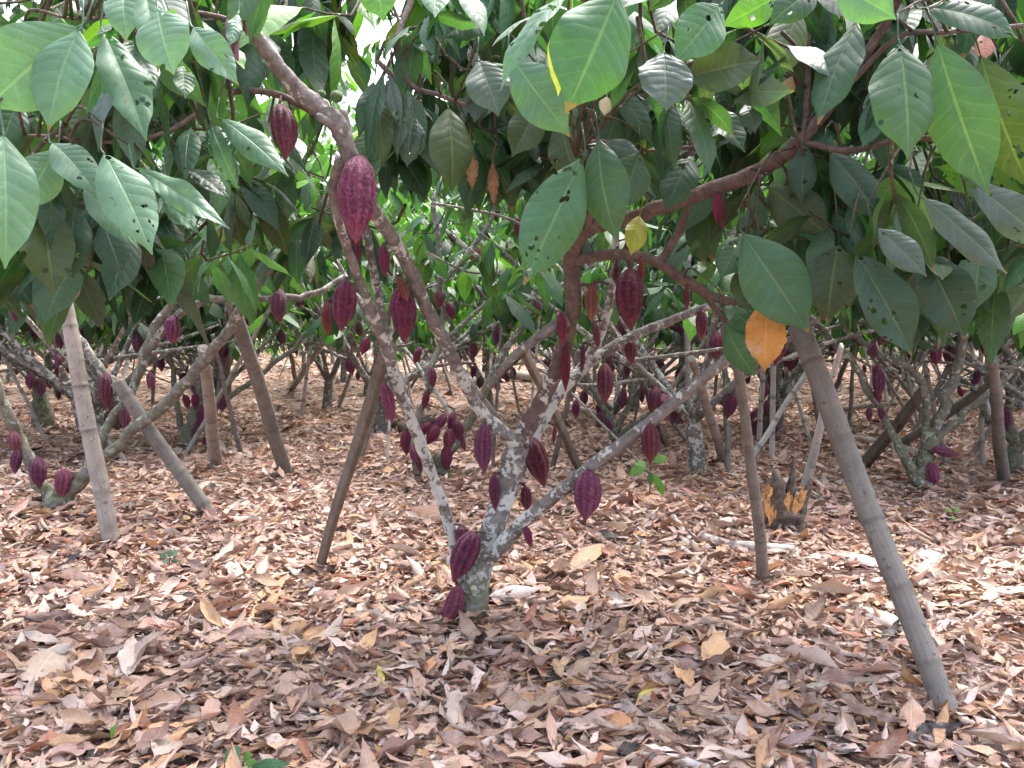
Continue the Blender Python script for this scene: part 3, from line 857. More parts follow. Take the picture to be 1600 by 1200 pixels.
MAIN_PODS = [  # px, py, length px, lean, kind, width factor
    (559, 312, 138, -2, 'ripe', .92, 'largest dark red pod, warty and hanging from the top joint of the left limb'), (442, 206, 88, 6, 'ripe', 1.05),
    (600, 408, 50, 4, 'ripe', 1.0), (537, 478, 82, -6, 'ripe', 1.15), (555, 385, 62, 2, 'ripe', 0.9), (634, 497, 76, -3, 'ripe', 1.0), (625, 480, 70, -8, 'ripe', .9),
    (512, 498, 55, 0, 'orange', 0.8, 'orange rotting pod'), (630, 452, 40, 20, 'orange', 1.1),
    (757, 702, 78, 0, 'ripe', 0.95), (838, 722, 84, 18, 'ripe', 0.95), (917, 775, 82, -4, 'ripe', 1.15), (1016, 694, 64, 0, 'ripe', 1.0),
    (945, 600, 66, 0, 'ripe', 1.05), (985, 468, 98, 0, 'ripe', 0.92), (983, 398, 48, 6, 'young', 1.1), (1002, 424, 42, 2, 'young', .8), (964, 430, 40, 0, 'young', .9),
    (725, 870, 86, -24, 'ripe', 0.98, None, 3.2), (724, 842, 44, 10, 'ripe', 1.2), (706, 949, 72, -20, 'ripe', 1.08, 'dusty pod resting on the ground against the trunk base', 3.18),
    (822, 780, 40, 4, 'ripe', 0.9), (826, 840, 34, 12, 'ripe', 0.8), (773, 770, 60, 3, 'ripe', 0.7), (866, 680, 30, -5, 'young', .8),
    (1073, 466, 38, 2, 'young', 1.0), (1121, 325, 48, -4, 'young', 1.1), (1128, 335, 50, 3, 'young', .9), (1231, 290, 32, 0, 'young', .8),
    (878, 515, 55, 3, 'young', .8), (932, 524, 42, 6, 'young', 1.0), (884, 575, 75, 0, 'young', .75), (910, 560, 50, -4, 'young', .7), (925, 475, 60, 0, 'orange', .85),
    (362, 75, 95, 4, 'young', 1.0), (360, 75, 80, -6, 'young', .8), (1096, 508, 48, 0, 'ripe', 1.0), (606, 630, 66, 12, 'ripe', .6),
    (985, 550, 40, 2, 'ripe', 1.0), (385, 43, 30, 0, 'young', .7), (930, 460, 40, 8, 'young', .8), (1215, 545, 55, -10, 'ripe', 1.0)]
for r in MAIN_PODS:
    mt.pod(*r[:6], label=r[6] if len(r) > 6 else None, depth=r[7] if len(r) > 7 else None)
# tiny green fruitlets above the upper-left limb
POD_G = pod_mesh('green_pod', mat_pod('green_pod', (0.05, 0.14, 0.02), (0.14, 0.28, 0.05), (0.14, 0.28, 0.05)), 16, 20, fat=0.8, tip=0.2, wart=.3, seed=9)
for x, y, l in ((502, 147, 14), (526, 152, 18)):
    o = mt.pod(x, y, l, stalk=False, depth=2.4); o.data = POD_G; o['label'] = 'tiny unripe green pod'

H = dict(mat=M_LEAF_HOLE)
MT = dict(mat=M_LEAF_MAT)
LEAVES = [
    (128, 38, -25, 172, 122, 1.80, 'pale', dict(turn=-12, up=.7, mat=M_LEAF_MAT)), (126, 42, 76, 204, 108, 1.78, 'pale', dict(turn=8, up=.7, mat=M_LEAF_MAT)),
    (160, 45, 229, 220, 82, 1.84, 'teal', dict(turn=5, up=.7)), (193, -25, 197, 66, 60, 1.84, 'pale', dict(up=.6)), (222, -30, 247, 113, 52, 1.80, 'pale', dict(turn=-25, up=.6)),
    (246, 12, 272, 117, 88, 1.76, 'pale', dict(turn=12, up=.6)), (300, 40, 373, 133, 52, 1.85, 'pale', dict(turn=10, up=.6)), (372, 20, 358, 74, 24, 1.9, 'teal', {}),
    (5, 205, 8, 420, 96, 1.70, 'pale', dict(turn=-10, up=.6)), (88, 232, 32, 328, 72, 1.86, 'pale', dict(turn=-5, up=.6)), (80, 222, 154, 308, 62, 1.84, 'pale', dict(up=.7, **H)),
    (160, 235, 238, 398, 88, 1.80, 'pale', dict(up=.7, **H)), (212, 262, 359, 358, 44, 1.9, 'pale', dict(turn=20, up=.7)), (328, 188, 372, 298, 58, 2.1, 'teal', dict(rag=.5, **H)),
    (342, 184, 451, 276, 54, 2.08, 'teal', dict(up=.6, **H)), (250, 295, 312, 368, 44, 2.0, 'teal', dict(rag=.3, **H)), (128, 292, 216, 388, 52, 1.95, 'teal', {}),
    (195, 60, 245, 135, 50, 1.95, 'dark', {}), (285, 100, 290, 155, 32, 2.0, 'mid', {}), (60, 318, 84, 462, 78, 2.05, 'olive', dict(up=0)), (118, 318, 112, 440, 62, 2.1, 'dark', dict(up=0)),
    (160, 345, 190, 430, 55, 2.1, 'dark', {}), (288, 262, 358, 312, 46, 2.15, 'grey', dict(up=1.0, rag=.3)), (30, 150, -10, 260, 60, 2.0, 'dark', {}), (150, 160, 130, 230, 66, 2.1, 'olive', dict(up=0)),
    (592, -35, 598, 32, 62, 2.2, 'bright', dict(up=.3)), (600, 108, 574, 250, 34, 2.55, 'dark', dict(turn=40)), (606, 112, 628, 205, 28, 2.55, 'grey', dict(turn=30)), (640, 128, 620, 255, 26, 2.55, 'grey', dict(turn=50)),
    (585, 125, 560, 215, 34, 2.6, 'dark', {}), (592, 150, 600, 262, 40, 2.6, 'olive', {}), (700, 165, 706, 302, 78, 2.5, 'olive', dict(up=0)), (648, 180, 636, 262, 62, 2.6, 'grey', dict(rag=.3)),
    (748, 92, 779, 182, 76, 2.3, 'grey', dict(turn=15, up=.8)), (892, -12, 782, 142, 40, 1.9, 'teal', dict(turn=55, bend=.8)), (968, -18, 884, 177, 142, 1.85, 'green', dict(turn=-5, up=.5, mat=M_LEAF_MAT)),
    (893, 18, 872, 150, 56, 1.88, 'yellow', dict(wave=.03, mat=M_LEAF, turn=10)), (798, 88, 891, 214, 72, 2.1, 'teal', dict(turn=20, up=.8)), (1038, 80, 1040, 176, 92, 2.0, 'grey', dict(up=.9, rag=.1)),
    (1128, 5, 1053, 98, 78, 2.1, 'green', dict(up=.2)), (1066, 122, 1192, 92, 76, 2.15, 'olive', dict(up=.2)), (1225, -15, 1125, 42, 52, 2.2, 'bright', dict(up=0)), (1248, 8, 1212, 126, 70, 2.3, 'olive', dict(up=0, **H)),
    (1112, 128, 1242, 142, 34, 2.2, 'pale', dict(turn=45)), (1108, 165, 1164, 238, 54, 2.4, 'dark', dict(up=.9)), (1165, 160, 1180, 208, 38, 2.3, 'grey', {}), (1342, 28, 1278, 195, 76, 2.1, 'dark', dict(up=.7, turn=20)),
    (1404, 62, 1419, 250, 118, 1.95, 'mid', dict(up=.8, turn=-4)), (1462, 58, 1545, 304, 92, 1.98, 'mid', dict(turn=25, up=.4, bend=.2)), (1530, 80, 1612, 300, 90, 2.1, 'olive', dict(up=0)), (1440, 12, 1590, 60, 70, 2.05, 'dark', dict(up=.9)),
    (1280, -20, 1200, 40, 60, 2.15, 'dark', {}), (1300, -25, 1400, 30, 80, 2.1, 'teal', {}), (1256, 222, 1252, 320, 52, 2.45, 'dark', {}), (1295, 235, 1378, 345, 74, 2.3, 'dark', dict(up=.2)),
    (912, 240, 818, 446, 108, 2.15, 'green', dict(turn=-12, up=.4)), (935, 212, 965, 378, 74, 2.2, 'mid', dict(turn=25, up=.4)), (1000, 235, 965, 330, 70, 2.3, 'mid', dict(up=.2)), (940, 225, 1000, 238, 30, 2.3, 'grey', {}),
    (1158, 360, 1264, 520, 102, 2.35, 'green', dict(turn=5, up=.6)), (1165, 360, 1125, 436, 62, 2.5, 'mid', {}), (1172, 405, 1168, 488, 58, 2.5, 'olive', dict(up=0)), (1128, 478, 1184, 524, 44, 2.7, 'green', dict(up=.9)),
    (1132, 500, 1183, 590, 48, 2.7, 'green', dict(turn=25)), (1198, 462, 1194, 582, 70, 2.4, 'orange', dict(wave=.03, rag=.12, mat=M_DYING, label='hanging orange-yellow dying leaf')), (1368, 355, 1448, 432, 56, 2.1, 'grey', dict(up=1.1)), (1334, 392, 1425, 556, 84, 2.2, 'dark', dict(up=.9, turn=-10)),
    (1438, 306, 1574, 428, 66, 2.1, 'grey', dict(up=.8, turn=18)), (1508, 280, 1640, 392, 66, 2.05, 'grey', dict(up=.9, **H)), (1310, 378, 1292, 505, 92, 2.4, 'olive', dict(up=0)), (1198, 290, 1300, 372, 86, 2.5, 'olive', dict(up=0)),
    (1440, 390, 1508, 530, 84, 2.3, 'dark', dict(up=.5)), (1530, 380, 1520, 490, 70, 2.3, 'mid', {}), (1385, 250, 1430, 340, 70, 2.5, 'mid', {}), (1465, 245, 1590, 235, 64, 2.4, 'bright', dict(up=0)), (1460, 260, 1600, 300, 60, 2.45, 'bright', dict(up=0)),
    (1085, 240, 1040, 330, 60, 2.6, 'dark', {}), (1000, 335, 985, 400, 40, 2.8, 'yellow', dict(up=0)), (1535, 52, 1538, 96, 34, 2.3, 'pink', dict(label='pink young leaf')), (1560, 120, 1530, 250, 50, 2.2, 'mid', {}),
    (735, 235, 738, 298, 26, 2.6, 'brown', dict(rag=.4, wave=.03, mat=M_DRY)), (770, 250, 772, 325, 22, 2.7, 'brown', dict(rag=.4, mat=M_DRY)), (948, 150, 944, 182, 24, 2.4, 'cream', dict(mat=M_DRY)), (1228, 150, 1238, 118, 22, 2.5, 'cream', dict(mat=M_DRY)),
    (672, 95, 690, 70, 40, 2.5, 'grey', {}), (760, 20, 690, 60, 60, 2.6, 'dark', {}), (840, 165, 800, 245, 60, 2.5, 'olive', dict(up=0)), (875, 190, 900, 290, 60, 2.5, 'olive', dict(up=0))]
tips = [leaf_obj(main, r) for r in LEAVES]

# twigs joining the placed leaves to the nearest limb
tg = Geo()
samp = np.vstack(main.samples)[:, :3]
for e in tips:
    ev = np.array(e)
    d = np.linalg.norm(samp - ev, axis=1) + 0.3 * np.maximum(0, ev[2] - samp[:, 2])
    a = samp[int(np.argmin(d))]
    m = (ev + a) / 2 + np.array([rnd.uniform(-.03, .03), rnd.uniform(-.03, .03), 0.05])
    add_tube(tg, smooth_path([(*a, .0045), (*m, .0032), (*ev, .0022)], 4), 6, col=(0.15, 0, 0))

def fill_centres(zones, g):
    out = []
    for (x0, y0, x1, y1, d0, d1, n) in zones:
        for _ in range(n):
            x, y, d = g.uniform(x0, x1), g.uniform(y0, y1), g.uniform(d0, d1)
            if 535 < x < 655 and -60 < y < 150: continue
            if x < 90 and -60 < y < 30: continue
            arm = 350 - (x - 900) * .36
            if d < 2.95 and 880 < x < 1290 and -130 < y - arm < 60: continue
            out.append(tuple(P(x, y, d)))
    return np.array(out)
fg = Geo()
zones = [(-150, -80, 330, 330, 2.2, 3.6, 46), (100, -80, 520, 60, 2.5, 3.8, 22), (330, 150, 520, 380, 2.8, 4.0, 16), (-100, 300, 260, 400, 2.4, 3.4, 14),
         (620, -80, 900, 180, 2.6, 4.0, 36), (560, 180, 640, 260, 3.0, 3.8, 3), (780, 150, 1000, 290, 2.7, 3.8, 14), (950, -80, 1300, 250, 2.6, 4.0, 46), (1250, -80, 1750, 380, 2.3, 3.8, 70),
         (1280, 300, 1650, 430, 2.4, 3.6, 24), (1040, 250, 1200, 350, 3.0, 4.0, 8), (-200, -600, 1800, -150, 2.6, 3.6, 14)]
g2 = np.random.default_rng(21)
zones += [(-200, -450, 1800, -60, 3.0, 5.6, 90), (380, -60, 560, 30, 3.0, 4.4, 8), (640, 20, 860, 200, 3.2, 4.6, 16), (0, 0, 520, 180, 4.2, 6.5, 20), (680, 0, 1600, 180, 4.2, 6.5, 36)]  # first zone: out-of-frame sprays added overhead to shade the canopy
zones += [(660, -70, 1650, 20, 3.0, 4.2, 26), (60, -70, 520, 0, 2.8, 4, 10)]
near_zones = [(-60, -40, 330, 330, 2.0, 2.5, 16), (330, -60, 1250, 60, 2.1, 2.6, 12), (640, 60, 1000, 260, 2.5, 2.9, 8), (1000, 0, 1640, 360, 2.2, 2.7, 26), (1250, 300, 1640, 420, 2.2, 2.7, 8)]
clusters(fg, tg, fill_centres(near_zones, g2), g2, size=0.20, per=6, palette=[('mid', .3), ('dark', .25), ('green', .2), ('teal', .15), ('grey', .1)], nr=12, nc=6)
clusters(fg, tg, fill_centres(zones, g2), g2, size=0.25, per=7, palette=[('mid', .28), ('dark', .48), ('green', .09), ('olive', .09), ('bright', .06)])  # dark greens carry canopy shade in their colour, bright ones backlight
tw = tg.build('twigs', M_TWIG, main.root); tw['kind'] = 'stuff'
fo = fg.build('foliage', M_LEAF, main.root); fo['kind'] = 'stuff'

# ------------------------------------------------------------------ neighbouring trees seen one by one
def crown(tree, ends, g, n_each=7, spread=0.38, size=0.23, extra=None, palette=None):
    fgeo, tgeo = Geo(), Geo()
    C = []
    for e in ends:
        for _ in range(n_each):
            C.append(np.array(e) + g.normal(0, spread, 3) * np.array([1, 1, .55]) + np.array([0, 0, .12]))
    if extra is not None: C += list(extra)
    C = np.array(C); C[:, 2] = np.maximum(C[:, 2], 1.25 + 0.2 * g.random(len(C)))
    clusters(fgeo, tgeo, C, g, size=size, per=7, palette=palette, nr=6, nc=2)
    a = fgeo.build('foliage', M_LEAF, tree.root); a['kind'] = 'stuff'
    b = tgeo.build('twigs', M_TWIG, tree.root); b['kind'] = 'stuff'

def grow(rows_list, base, label, pods, seed, lichen=.5, n_each=7, spread=.38, low=False, moss=1.0, name='cocoa_tree', group='cocoa trees standing behind the main tree', extra=None, stump=None, rs=1.0, palette=None):
    g = np.random.default_rng(seed)
    t = Tree(name, base, label, 'cocoa tree', group)
    t.moss_h = 1.5
    ends = []
    for i, rows in enumerate(rows_list):
        rows = [(x, y, d, r * rs) for x, y, d, r in rows]
        path = pix_path(rows, 5, .008, seed + i)
        t.limb('trunk' if i == 0 else 'branch', path, None, lichen, moss, 10, .09, seed=seed + i)
        e = path[-1, :3]; ends.append(e)
    for p in pods: t.pod(*p, low=low)
    crown(t, [e + np.array([0, 0, .25]) for e in ends if e[2] > .9], g, n_each, spread, extra=extra, palette=palette)
    return t

dA = G(88, 805).y
grow([[(88, 815, dA, .09), (92, 785, dA, .07), (105, 762, dA, .05)],
      [(85, 790, dA, .045), (60, 745, dA, .034), (35, 690, dA, .032), (0, 620, dA - .1, .03), (-60, 500, dA - .2, .026), (-110, 400, dA - .2, .02)],
      [(100, 780, dA, .045), (140, 730, dA, .036), (175, 660, dA + .1, .033), (215, 590, dA + .2, .03), (235, 530, dA + .2, .026), (290, 440, dA + .3, .022), (340, 350, dA + .3, .016)],
      [(125, 750, dA, .04), (190, 690, dA - .05, .034), (270, 620, dA - .1, .032), (335, 545, dA - .2, .03), (400, 450, dA - .3, .024), (450, 380, dA - .3, .016)],
      [(225, 560, dA + .2, .024), (270, 498, dA + .1, .024), (330, 470, dA, .023), (400, 467, dA, .021), (480, 462, dA + .1, .017), (540, 430, dA + .2, .012)],
      [(205, 620, dA + .1, .028), (160, 580, dA + .1, .025), (120, 525, dA + .1, .024), (85, 460, dA, .022), (60, 400, dA, .018)]],
     G(88, 812), 'mossy cocoa tree with long forked limbs at the far left behind the pale bamboo pole',
     [(26, 721, 40, -8), (60, 739, 50, 4), (99, 757, 50, -6), (165, 608, 52, 0), (269, 516, 46, 0), (58, 466, 56, 0), (437, 479, 54, 0), (22, 690, 34, 5), (195, 655, 34, 0), (235, 595, 28, 0)], 31,
     extra=fill_centres([(-100, 330, 420, 430, 4.3, 6.0, 30), (150, 380, 520, 440, 5, 6.5, 12)], np.random.default_rng(3)))
dB = G(700, 745).y
grow([[(695, 752, dB, .07), (690, 735, dB, .06), (692, 712, dB, .055)],
      [(690, 730, dB, .045), (712, 690, dB, .036), (745, 640, dB + .1, .032), (770, 580, dB + .2, .028), (820, 500, dB + .3, .024), (850, 430, dB + .3, .018)],
      [(688, 735, dB, .04), (660, 700, dB, .032), (635, 640, dB, .028), (608, 580, dB, .026), (590, 520, dB, .024), (560, 470, dB, .02), (520, 400, dB, .015)],
      [(655, 740, dB - .1, .035), (648, 700, dB - .1, .030), (660, 640, dB, .026), (672, 580, dB, .024), (690, 520, dB + .2, .022), (688, 440, dB + .2, .022), (684, 370, dB + .2, .020), (676, 300, dB + .2, .016)],
      [(690, 440, dB + .2, .02), (730, 400, dB + .3, .018), (765, 340, dB + .3, .018), (775, 280, dB + .3, .014)],
      [(670, 560, dB + .1, .018), (730, 500, dB + .2, .016), (790, 450, dB + .3, .014), (830, 400, dB + .4, .010)]],
     G(695, 750), 'cocoa tree crowded with clustered pods directly behind the left limb of the main tree',
     [(660, 672, 34, -50), (686, 660, 34, -40), (706, 662, 36, -5), (716, 672, 34, 10), (722, 690, 32, 20), (702, 690, 40, 0), (635, 692, 40, 0), (655, 720, 38, 5), (697, 716, 40, -2), (676, 680, 34, -30), (650, 712, 36, 20),
      (672, 592, 40, 0), (652, 556, 30, -20), (667, 403, 26, -50), (685, 468, 30, 0), (704, 486, 30, 15), (745, 400, 32, -40), (762, 411, 42, 5), (795, 442, 30, 0), (570, 541, 30, -20), (606, 640, 34, 0), (665, 625, 30, -10), (598, 600, 26, 5), (812, 355, 40, 0)], 33, n_each=5, spread=.4)
dC = G(300, 695).y
grow([[(292, 700, dC, .07), (298, 670, dC, .06), (305, 640, dC, .05)],
      [(290, 690, dC, .03), (278, 640, dC, .026), (272, 600, dC, .022), (262, 540, dC, .02), (230, 470, dC, .016)],
      [(305, 650, dC, .04), (315, 590, dC, .03), (322, 520, dC, .028), (318, 470, dC, .022), (300, 400, dC, .018)],
      [(302, 672, dC, .032), (340, 635, dC, .026), (400, 590, dC - .1, .022), (470, 530, dC - .2, .02), (530, 470, dC - .3, .016)]],
     G(296, 697), 'slender cocoa tree with small pods around its base, behind the leaning bamboo props at left',
     [(291, 628, 24, 15), (306, 627, 26, 0), (347, 628, 32, 0), (316, 652, 32, -4), (308, 672, 26, 0), (322, 690, 20, 0), (236, 590, 24, 0), (382, 500, 28, 0)], 35, n_each=6)
dD = G(60, 665).y
grow([[(70, 672, dD, .11), (66, 640, dD, .09), (58, 610, dD, .06)],
      [(60, 615, dD, .04), (42, 570, dD, .034), (15, 530, dD, .03), (-30, 480, dD, .024), (-60, 420, dD, .018)],
      [(62, 620, dD, .04), (78, 560, dD, .032), (100, 500, dD, .028), (125, 440, dD, .022), (150, 380, dD, .016)],
      [(55, 660, dD, .03), (40, 690, dD - .3, .022)]],
     G(68, 668), 'dark cocoa tree beside a clump of dead stumps at the left edge of the photo',
     [(5, 480, 30, 0), (30, 560, 24, 0), (140, 470, 30, 0), (78, 520, 20, 0)], 36, lichen=.35, n_each=6)
dE = G(1195, 690).y
grow([[(1188, 700, dE, .065), (1190, 680, dE, .055), (1196, 655, dE, .048)],
      [(1194, 665, dE, .036), (1208, 610, dE, .03), (1225, 560, dE, .026), (1262, 500, dE, .022), (1300, 440, dE, .016)],
      [(1188, 680, dE, .032), (1160, 640, dE, .026), (1130, 580, dE, .023), (1085, 520, dE, .02), (1040, 460, dE, .015)],
      [(1206, 622, dE, .022), (1250, 575, dE, .02), (1310, 520, dE, .018), (1370, 440, dE, .014)],
      [(1205, 620, dE, .02), (1190, 585, dE, .017), (1165, 540, dE, .014), (1150, 470, dE, .012)]],
     G(1190, 694), 'cocoa tree with pods round its foot, between the thin stake and the thick pole',
     [(1178, 648, 34, -50), (1182, 668, 36, -40), (1165, 640, 28, 40), (1200, 640, 30, 10), (1212, 642, 30, 30), (1208, 665, 38, 2), (1166, 672, 26, 0), (1194, 612, 26, 0), (1135, 628, 30, 60), (1140, 632, 26, 20), (1228, 560, 30, 0), (1238, 565, 34, -20), (1168, 590, 22, 0), (1212, 688, 26, 70)], 37, n_each=5)
dF = G(1440, 765).y
grow([[(1436, 775, dF, .075), (1440, 745, dF, .06), (1448, 710, dF, .05), (1458, 672, dF, .042)],
      [(1458, 680, dF, .036), (1480, 620, dF, .033), (1498, 560, dF, .03), (1506, 500, dF, .028), (1516, 430, dF, .022), (1520, 360, dF, .016)],
      [(1432, 755, dF, .034), (1405, 700, dF, .028), (1375, 640, dF + .1, .026), (1335, 575, dF + .1, .025), (1290, 520, dF + .2, .023), (1240, 470, dF + .3, .018)],
      [(1440, 745, dF, .032), (1444, 680, dF, .026), (1446, 620, dF, .025), (1425, 580, dF, .023), (1370, 550, dF + .1, .02), (1320, 510, dF + .2, .017), (1290, 440, dF + .2, .013)],
      [(1455, 690, dF, .03), (1500, 655, dF, .026), (1560, 600, dF, .023), (1620, 540, dF, .018)],
      [(1428, 585, dF, .018), (1455, 545, dF, .018), (1490, 520, dF, .016), (1540, 470, dF, .014)]],
     G(1438, 770), 'cocoa tree forking into a wide X of pale lichened limbs behind the thick right pole',
     [(1478, 706, 44, 75), (1458, 742, 40, 10), (1372, 598, 48, 0), (1370, 582, 26, 0), (1372, 618, 26, 15), (1380, 530, 26, -30), (1388, 528, 24, 30), (1462, 555, 34, 0), (1365, 548, 24, 0), (1516, 484, 18, 0), (1358, 648, 24, 0), (1378, 648, 22, 10)], 38, n_each=8,
     extra=fill_centres([(1300, 370, 1700, 440, 4.5, 6.5, 30), (1250, 300, 1700, 380, 4.5, 6.5, 20)], np.random.default_rng(4)))
dG = G(1590, 735).y
grow([[(1582, 745, dG, .075), (1584, 715, dG, .06), (1590, 690, dG, .05)],
      [(1586, 700, dG, .034), (1576, 640, dG, .03), (1582, 580, dG, .027), (1560, 530, dG, .024), (1540, 480, dG, .02), (1500, 420, dG, .015)],
      [(1592, 690, dG, .04), (1640, 630, dG, .032), (1680, 540, dG, .028), (1700, 440, dG, .02)],
      [(1584, 590, dG, .02), (1600, 545, dG, .018), (1640, 500, dG, .014)],
      [(1582, 690, dG, .03), (1545, 650, dG, .025), (1520, 610, dG, .022), (1480, 570, dG + .1, .018)]],
     G(1584, 740), 'cocoa tree cut by the right edge of the photo, next to the upright bamboo stake',
     [(1574, 655, 34, 0), (1548, 530, 28, 0), (1572, 600, 24, 0), (1536, 542, 22, 0)], 39, n_each=8)
dH = G(930, 700).y
grow([[(965, 705, dH, .06), (962, 690, dH, .05), (958, 668, dH, .042)],
      [(958, 672, dH, .032), (935, 625, dH, .026), (910, 580, dH, .023), (880, 520, dH, .02), (860, 440, dH, .015)],
      [(960, 680, dH, .03), (985, 625, dH, .026), (1002, 565, dH, .024), (1030, 510, dH, .02), (1060, 440, dH, .015)],
      [(962, 685, dH, .028), (1010, 650, dH, .023), (1060, 610, dH, .02), (1110, 560, dH, .017), (1160, 500, dH, .013)],
      [(925, 605, dH, .018), (935, 560, dH, .016), (955, 520, dH, .013)]],
     G(964, 700), 'cocoa tree with pale crossing limbs seen through the right side of the main tree',
     [(937, 657, 26, 0), (952, 664, 20, 30), (1022, 607, 24, 10), (1005, 606, 20, 0), (900, 640, 30, 0), (860, 598, 26, 0), (1066, 517, 24, 30), (1055, 515, 20, 60), (1010, 560, 20, 0), (975, 620, 22, 0), (905, 580, 22, 0)], 40, n_each=5)

# ------------------------------------------------------------------ the rows of trees behind
def far_tree_parts(seed, pods=6, low=1.15, rad=1.4, pal=None):
    """trunk, limbs, crown and pods of a whole tree about 3.6 m tall, base at the origin"""
    g = np.random.default_rng(seed)
    bark, fol, tws = Geo(), Geo(), Geo()
    pcol = lambda n: np.tile([[.45 + .35 * g.random(), .12, 0]], (n, 1))
    h0 = g.uniform(.12, .4)
    tr = smooth_path([(0, 0, -.05, .070), (.01, 0, .08, .056), (g.normal(0, .03), g.normal(0, .03), h0, .046)], 4)
    add_tube(bark, tr, 10, .08, cols=pcol(len(tr)), seed=seed)
    top = tr[-1, :3]; ends, anchors = [], []
    nl = int(g.integers(6, 9)); a0 = g.uniform(0, 6.28)
    for i in range(nl):
        a = a0 + i * 6.283 / nl + g.normal(0, .25); inc = g.uniform(.45, 1.15)
        d = np.array([math.cos(a) * math.sin(inc), math.sin(a) * math.sin(inc), math.cos(inc)])
        p = [(*(top - [0, 0, .05]), .028)]; cur = top.copy(); r = .026
        for s in range(5):
            cur = cur + d * g.uniform(.34, .5); d = unit(d + g.normal(0, .08, 3) + np.array([0, 0, .03])); r *= .86
            p.append((*cur, r))
        pa = smooth_path(p, 4); add_tube(bark, pa, 8, .07, cols=pcol(len(pa)), seed=seed + i)
        ends.append(pa[-1, :3]); anchors += [q for q in pa[2:14]]
        for s in (1, 2, 3, 4):
            q = np.array(p[s][:3]); d2 = unit(d + g.normal(0, .75, 3)); d2[2] = abs(d2[2]) * .8
            e = q + d2 * g.uniform(.5, .95)
            pb = smooth_path([(*q, p[s][3] * .7), (*((q + e) / 2 + g.normal(0, .05, 3)), p[s][3] * .55), (*e, .008)], 4)
            add_tube(bark, pb, 6, .07, cols=pcol(len(pb)), seed=seed + s); ends.append(pb[-1, :3])
    C = []
    for e in ends:
        for _ in range(2): C.append(e + g.normal(0, .28, 3))
    for _ in range(85):
        a, rr = g.uniform(0, 6.28), rad * math.sqrt(g.random())
        zt = 3.4 - .9 * (rr / rad) ** 2; zb = low + .3 - .3 * (rr / rad)
        C.append(np.array([rr * math.cos(a), rr * math.sin(a), g.uniform(zb, zt)]))
    C = np.array(C); C[:, 2] = np.maximum(C[:, 2], low + .3 * g.random(len(C)))
    clusters(fol, tws, C, g, size=.23, per=7, palette=pal or [('green', .35), ('bright', .2), ('mid', .27), ('dark', .18)], nr=5, nc=2, twig=False)  # larger bright share puts the backlight of far crowns into leaf colour
    pl = []
    for _ in range(pods):
        q = anchors[int(g.integers(0, len(anchors)))]
        pl.append((Vector(q[:3]) + Vector((0, -.02, -.03)), g.uniform(.11, .18), g.uniform(-.25, .25), g.uniform(-.25, .25)))
    return bark.mesh('trunk', M_BARK), fol.mesh('foliage', M_LEAF_FAR), pl

VAR = [far_tree_parts(100 + i, 18, 1.0, 1.4, [('mid', .4), ('dark', .25), ('green', .25), ('bright', .1)]) for i in range(5)] + [far_tree_parts(120 + i, 12, .80, 1.6) for i in range(4)] + [far_tree_parts(140 + i, 0, .12, 1.8) for i in range(2)]
FAR_WORDS = {0: 'in the first row behind the main tree', 1: 'in the middle rows of the plantation', 2: 'in the far rows of the plantation'}
def put_far_tree(x, y, v, rot, sc, label, group, npods):
    tk, fl, pl = VAR[v]
    root = thing('cocoa_tree', Vector((x, y, float(hgt(x, y)))), label, 'cocoa tree', group)
    root.rotation_euler.z = rot; root.scale = (sc, sc, sc)
    for nm, me in (('trunk', tk), ('foliage', fl)):
        o = bpy.data.objects.new(nm, me); COL.objects.link(o); o.parent = root
        if nm == 'foliage': o['kind'] = 'stuff'
    for i, (q, L, ax, ay) in enumerate(pl[:npods]):
        o = bpy.data.objects.new('pod', PODS_LOW[i % 3]); o.location = q; o.rotation_euler = (ax, ay, 0)
        o.scale = (L, L, L); COL.objects.link(o); o.parent = root

g3 = np.random.default_rng(77)
yy = 6.8; row = 0
while yy < 36:
    half = .60 * yy + 2.5
    x = -half + g3.uniform(0, 2)
    while x < half:
        tx, ty = x + g3.normal(0, .35), yy + g3.normal(0, .35)
        zone = 0 if yy < 11 else 1 if yy < 20 else 2
        px = 800 + F_PX * tx / ty
        # leave open lanes where the photo shows the bare bright ground running back
        open_lane = (yy < 10.5 and 395 < px < 560) or (yy < 9 and 760 < px < 900)
        if not open_lane:
            side = 'left' if px < 533 else 'middle' if px < 1066 else 'right'
            put_far_tree(tx, ty, int(g3.integers(0, 5)) if yy < 11.0 else int(g3.integers(5, 9)) if yy < 19 else int(g3.integers(9, 11)), g3.uniform(0, 6.28), g3.uniform(.9, 1.15),
                         f'cocoa tree with spreading limbs {FAR_WORDS[zone]}, {side} of photo', f'cocoa trees {FAR_WORDS[zone]}, {side}', 16 if zone == 0 else 12 if zone == 1 else 0)
        x += 1.75 if yy < 13 else 2.4
    yy += 2.1 if yy < 16 else 3.4

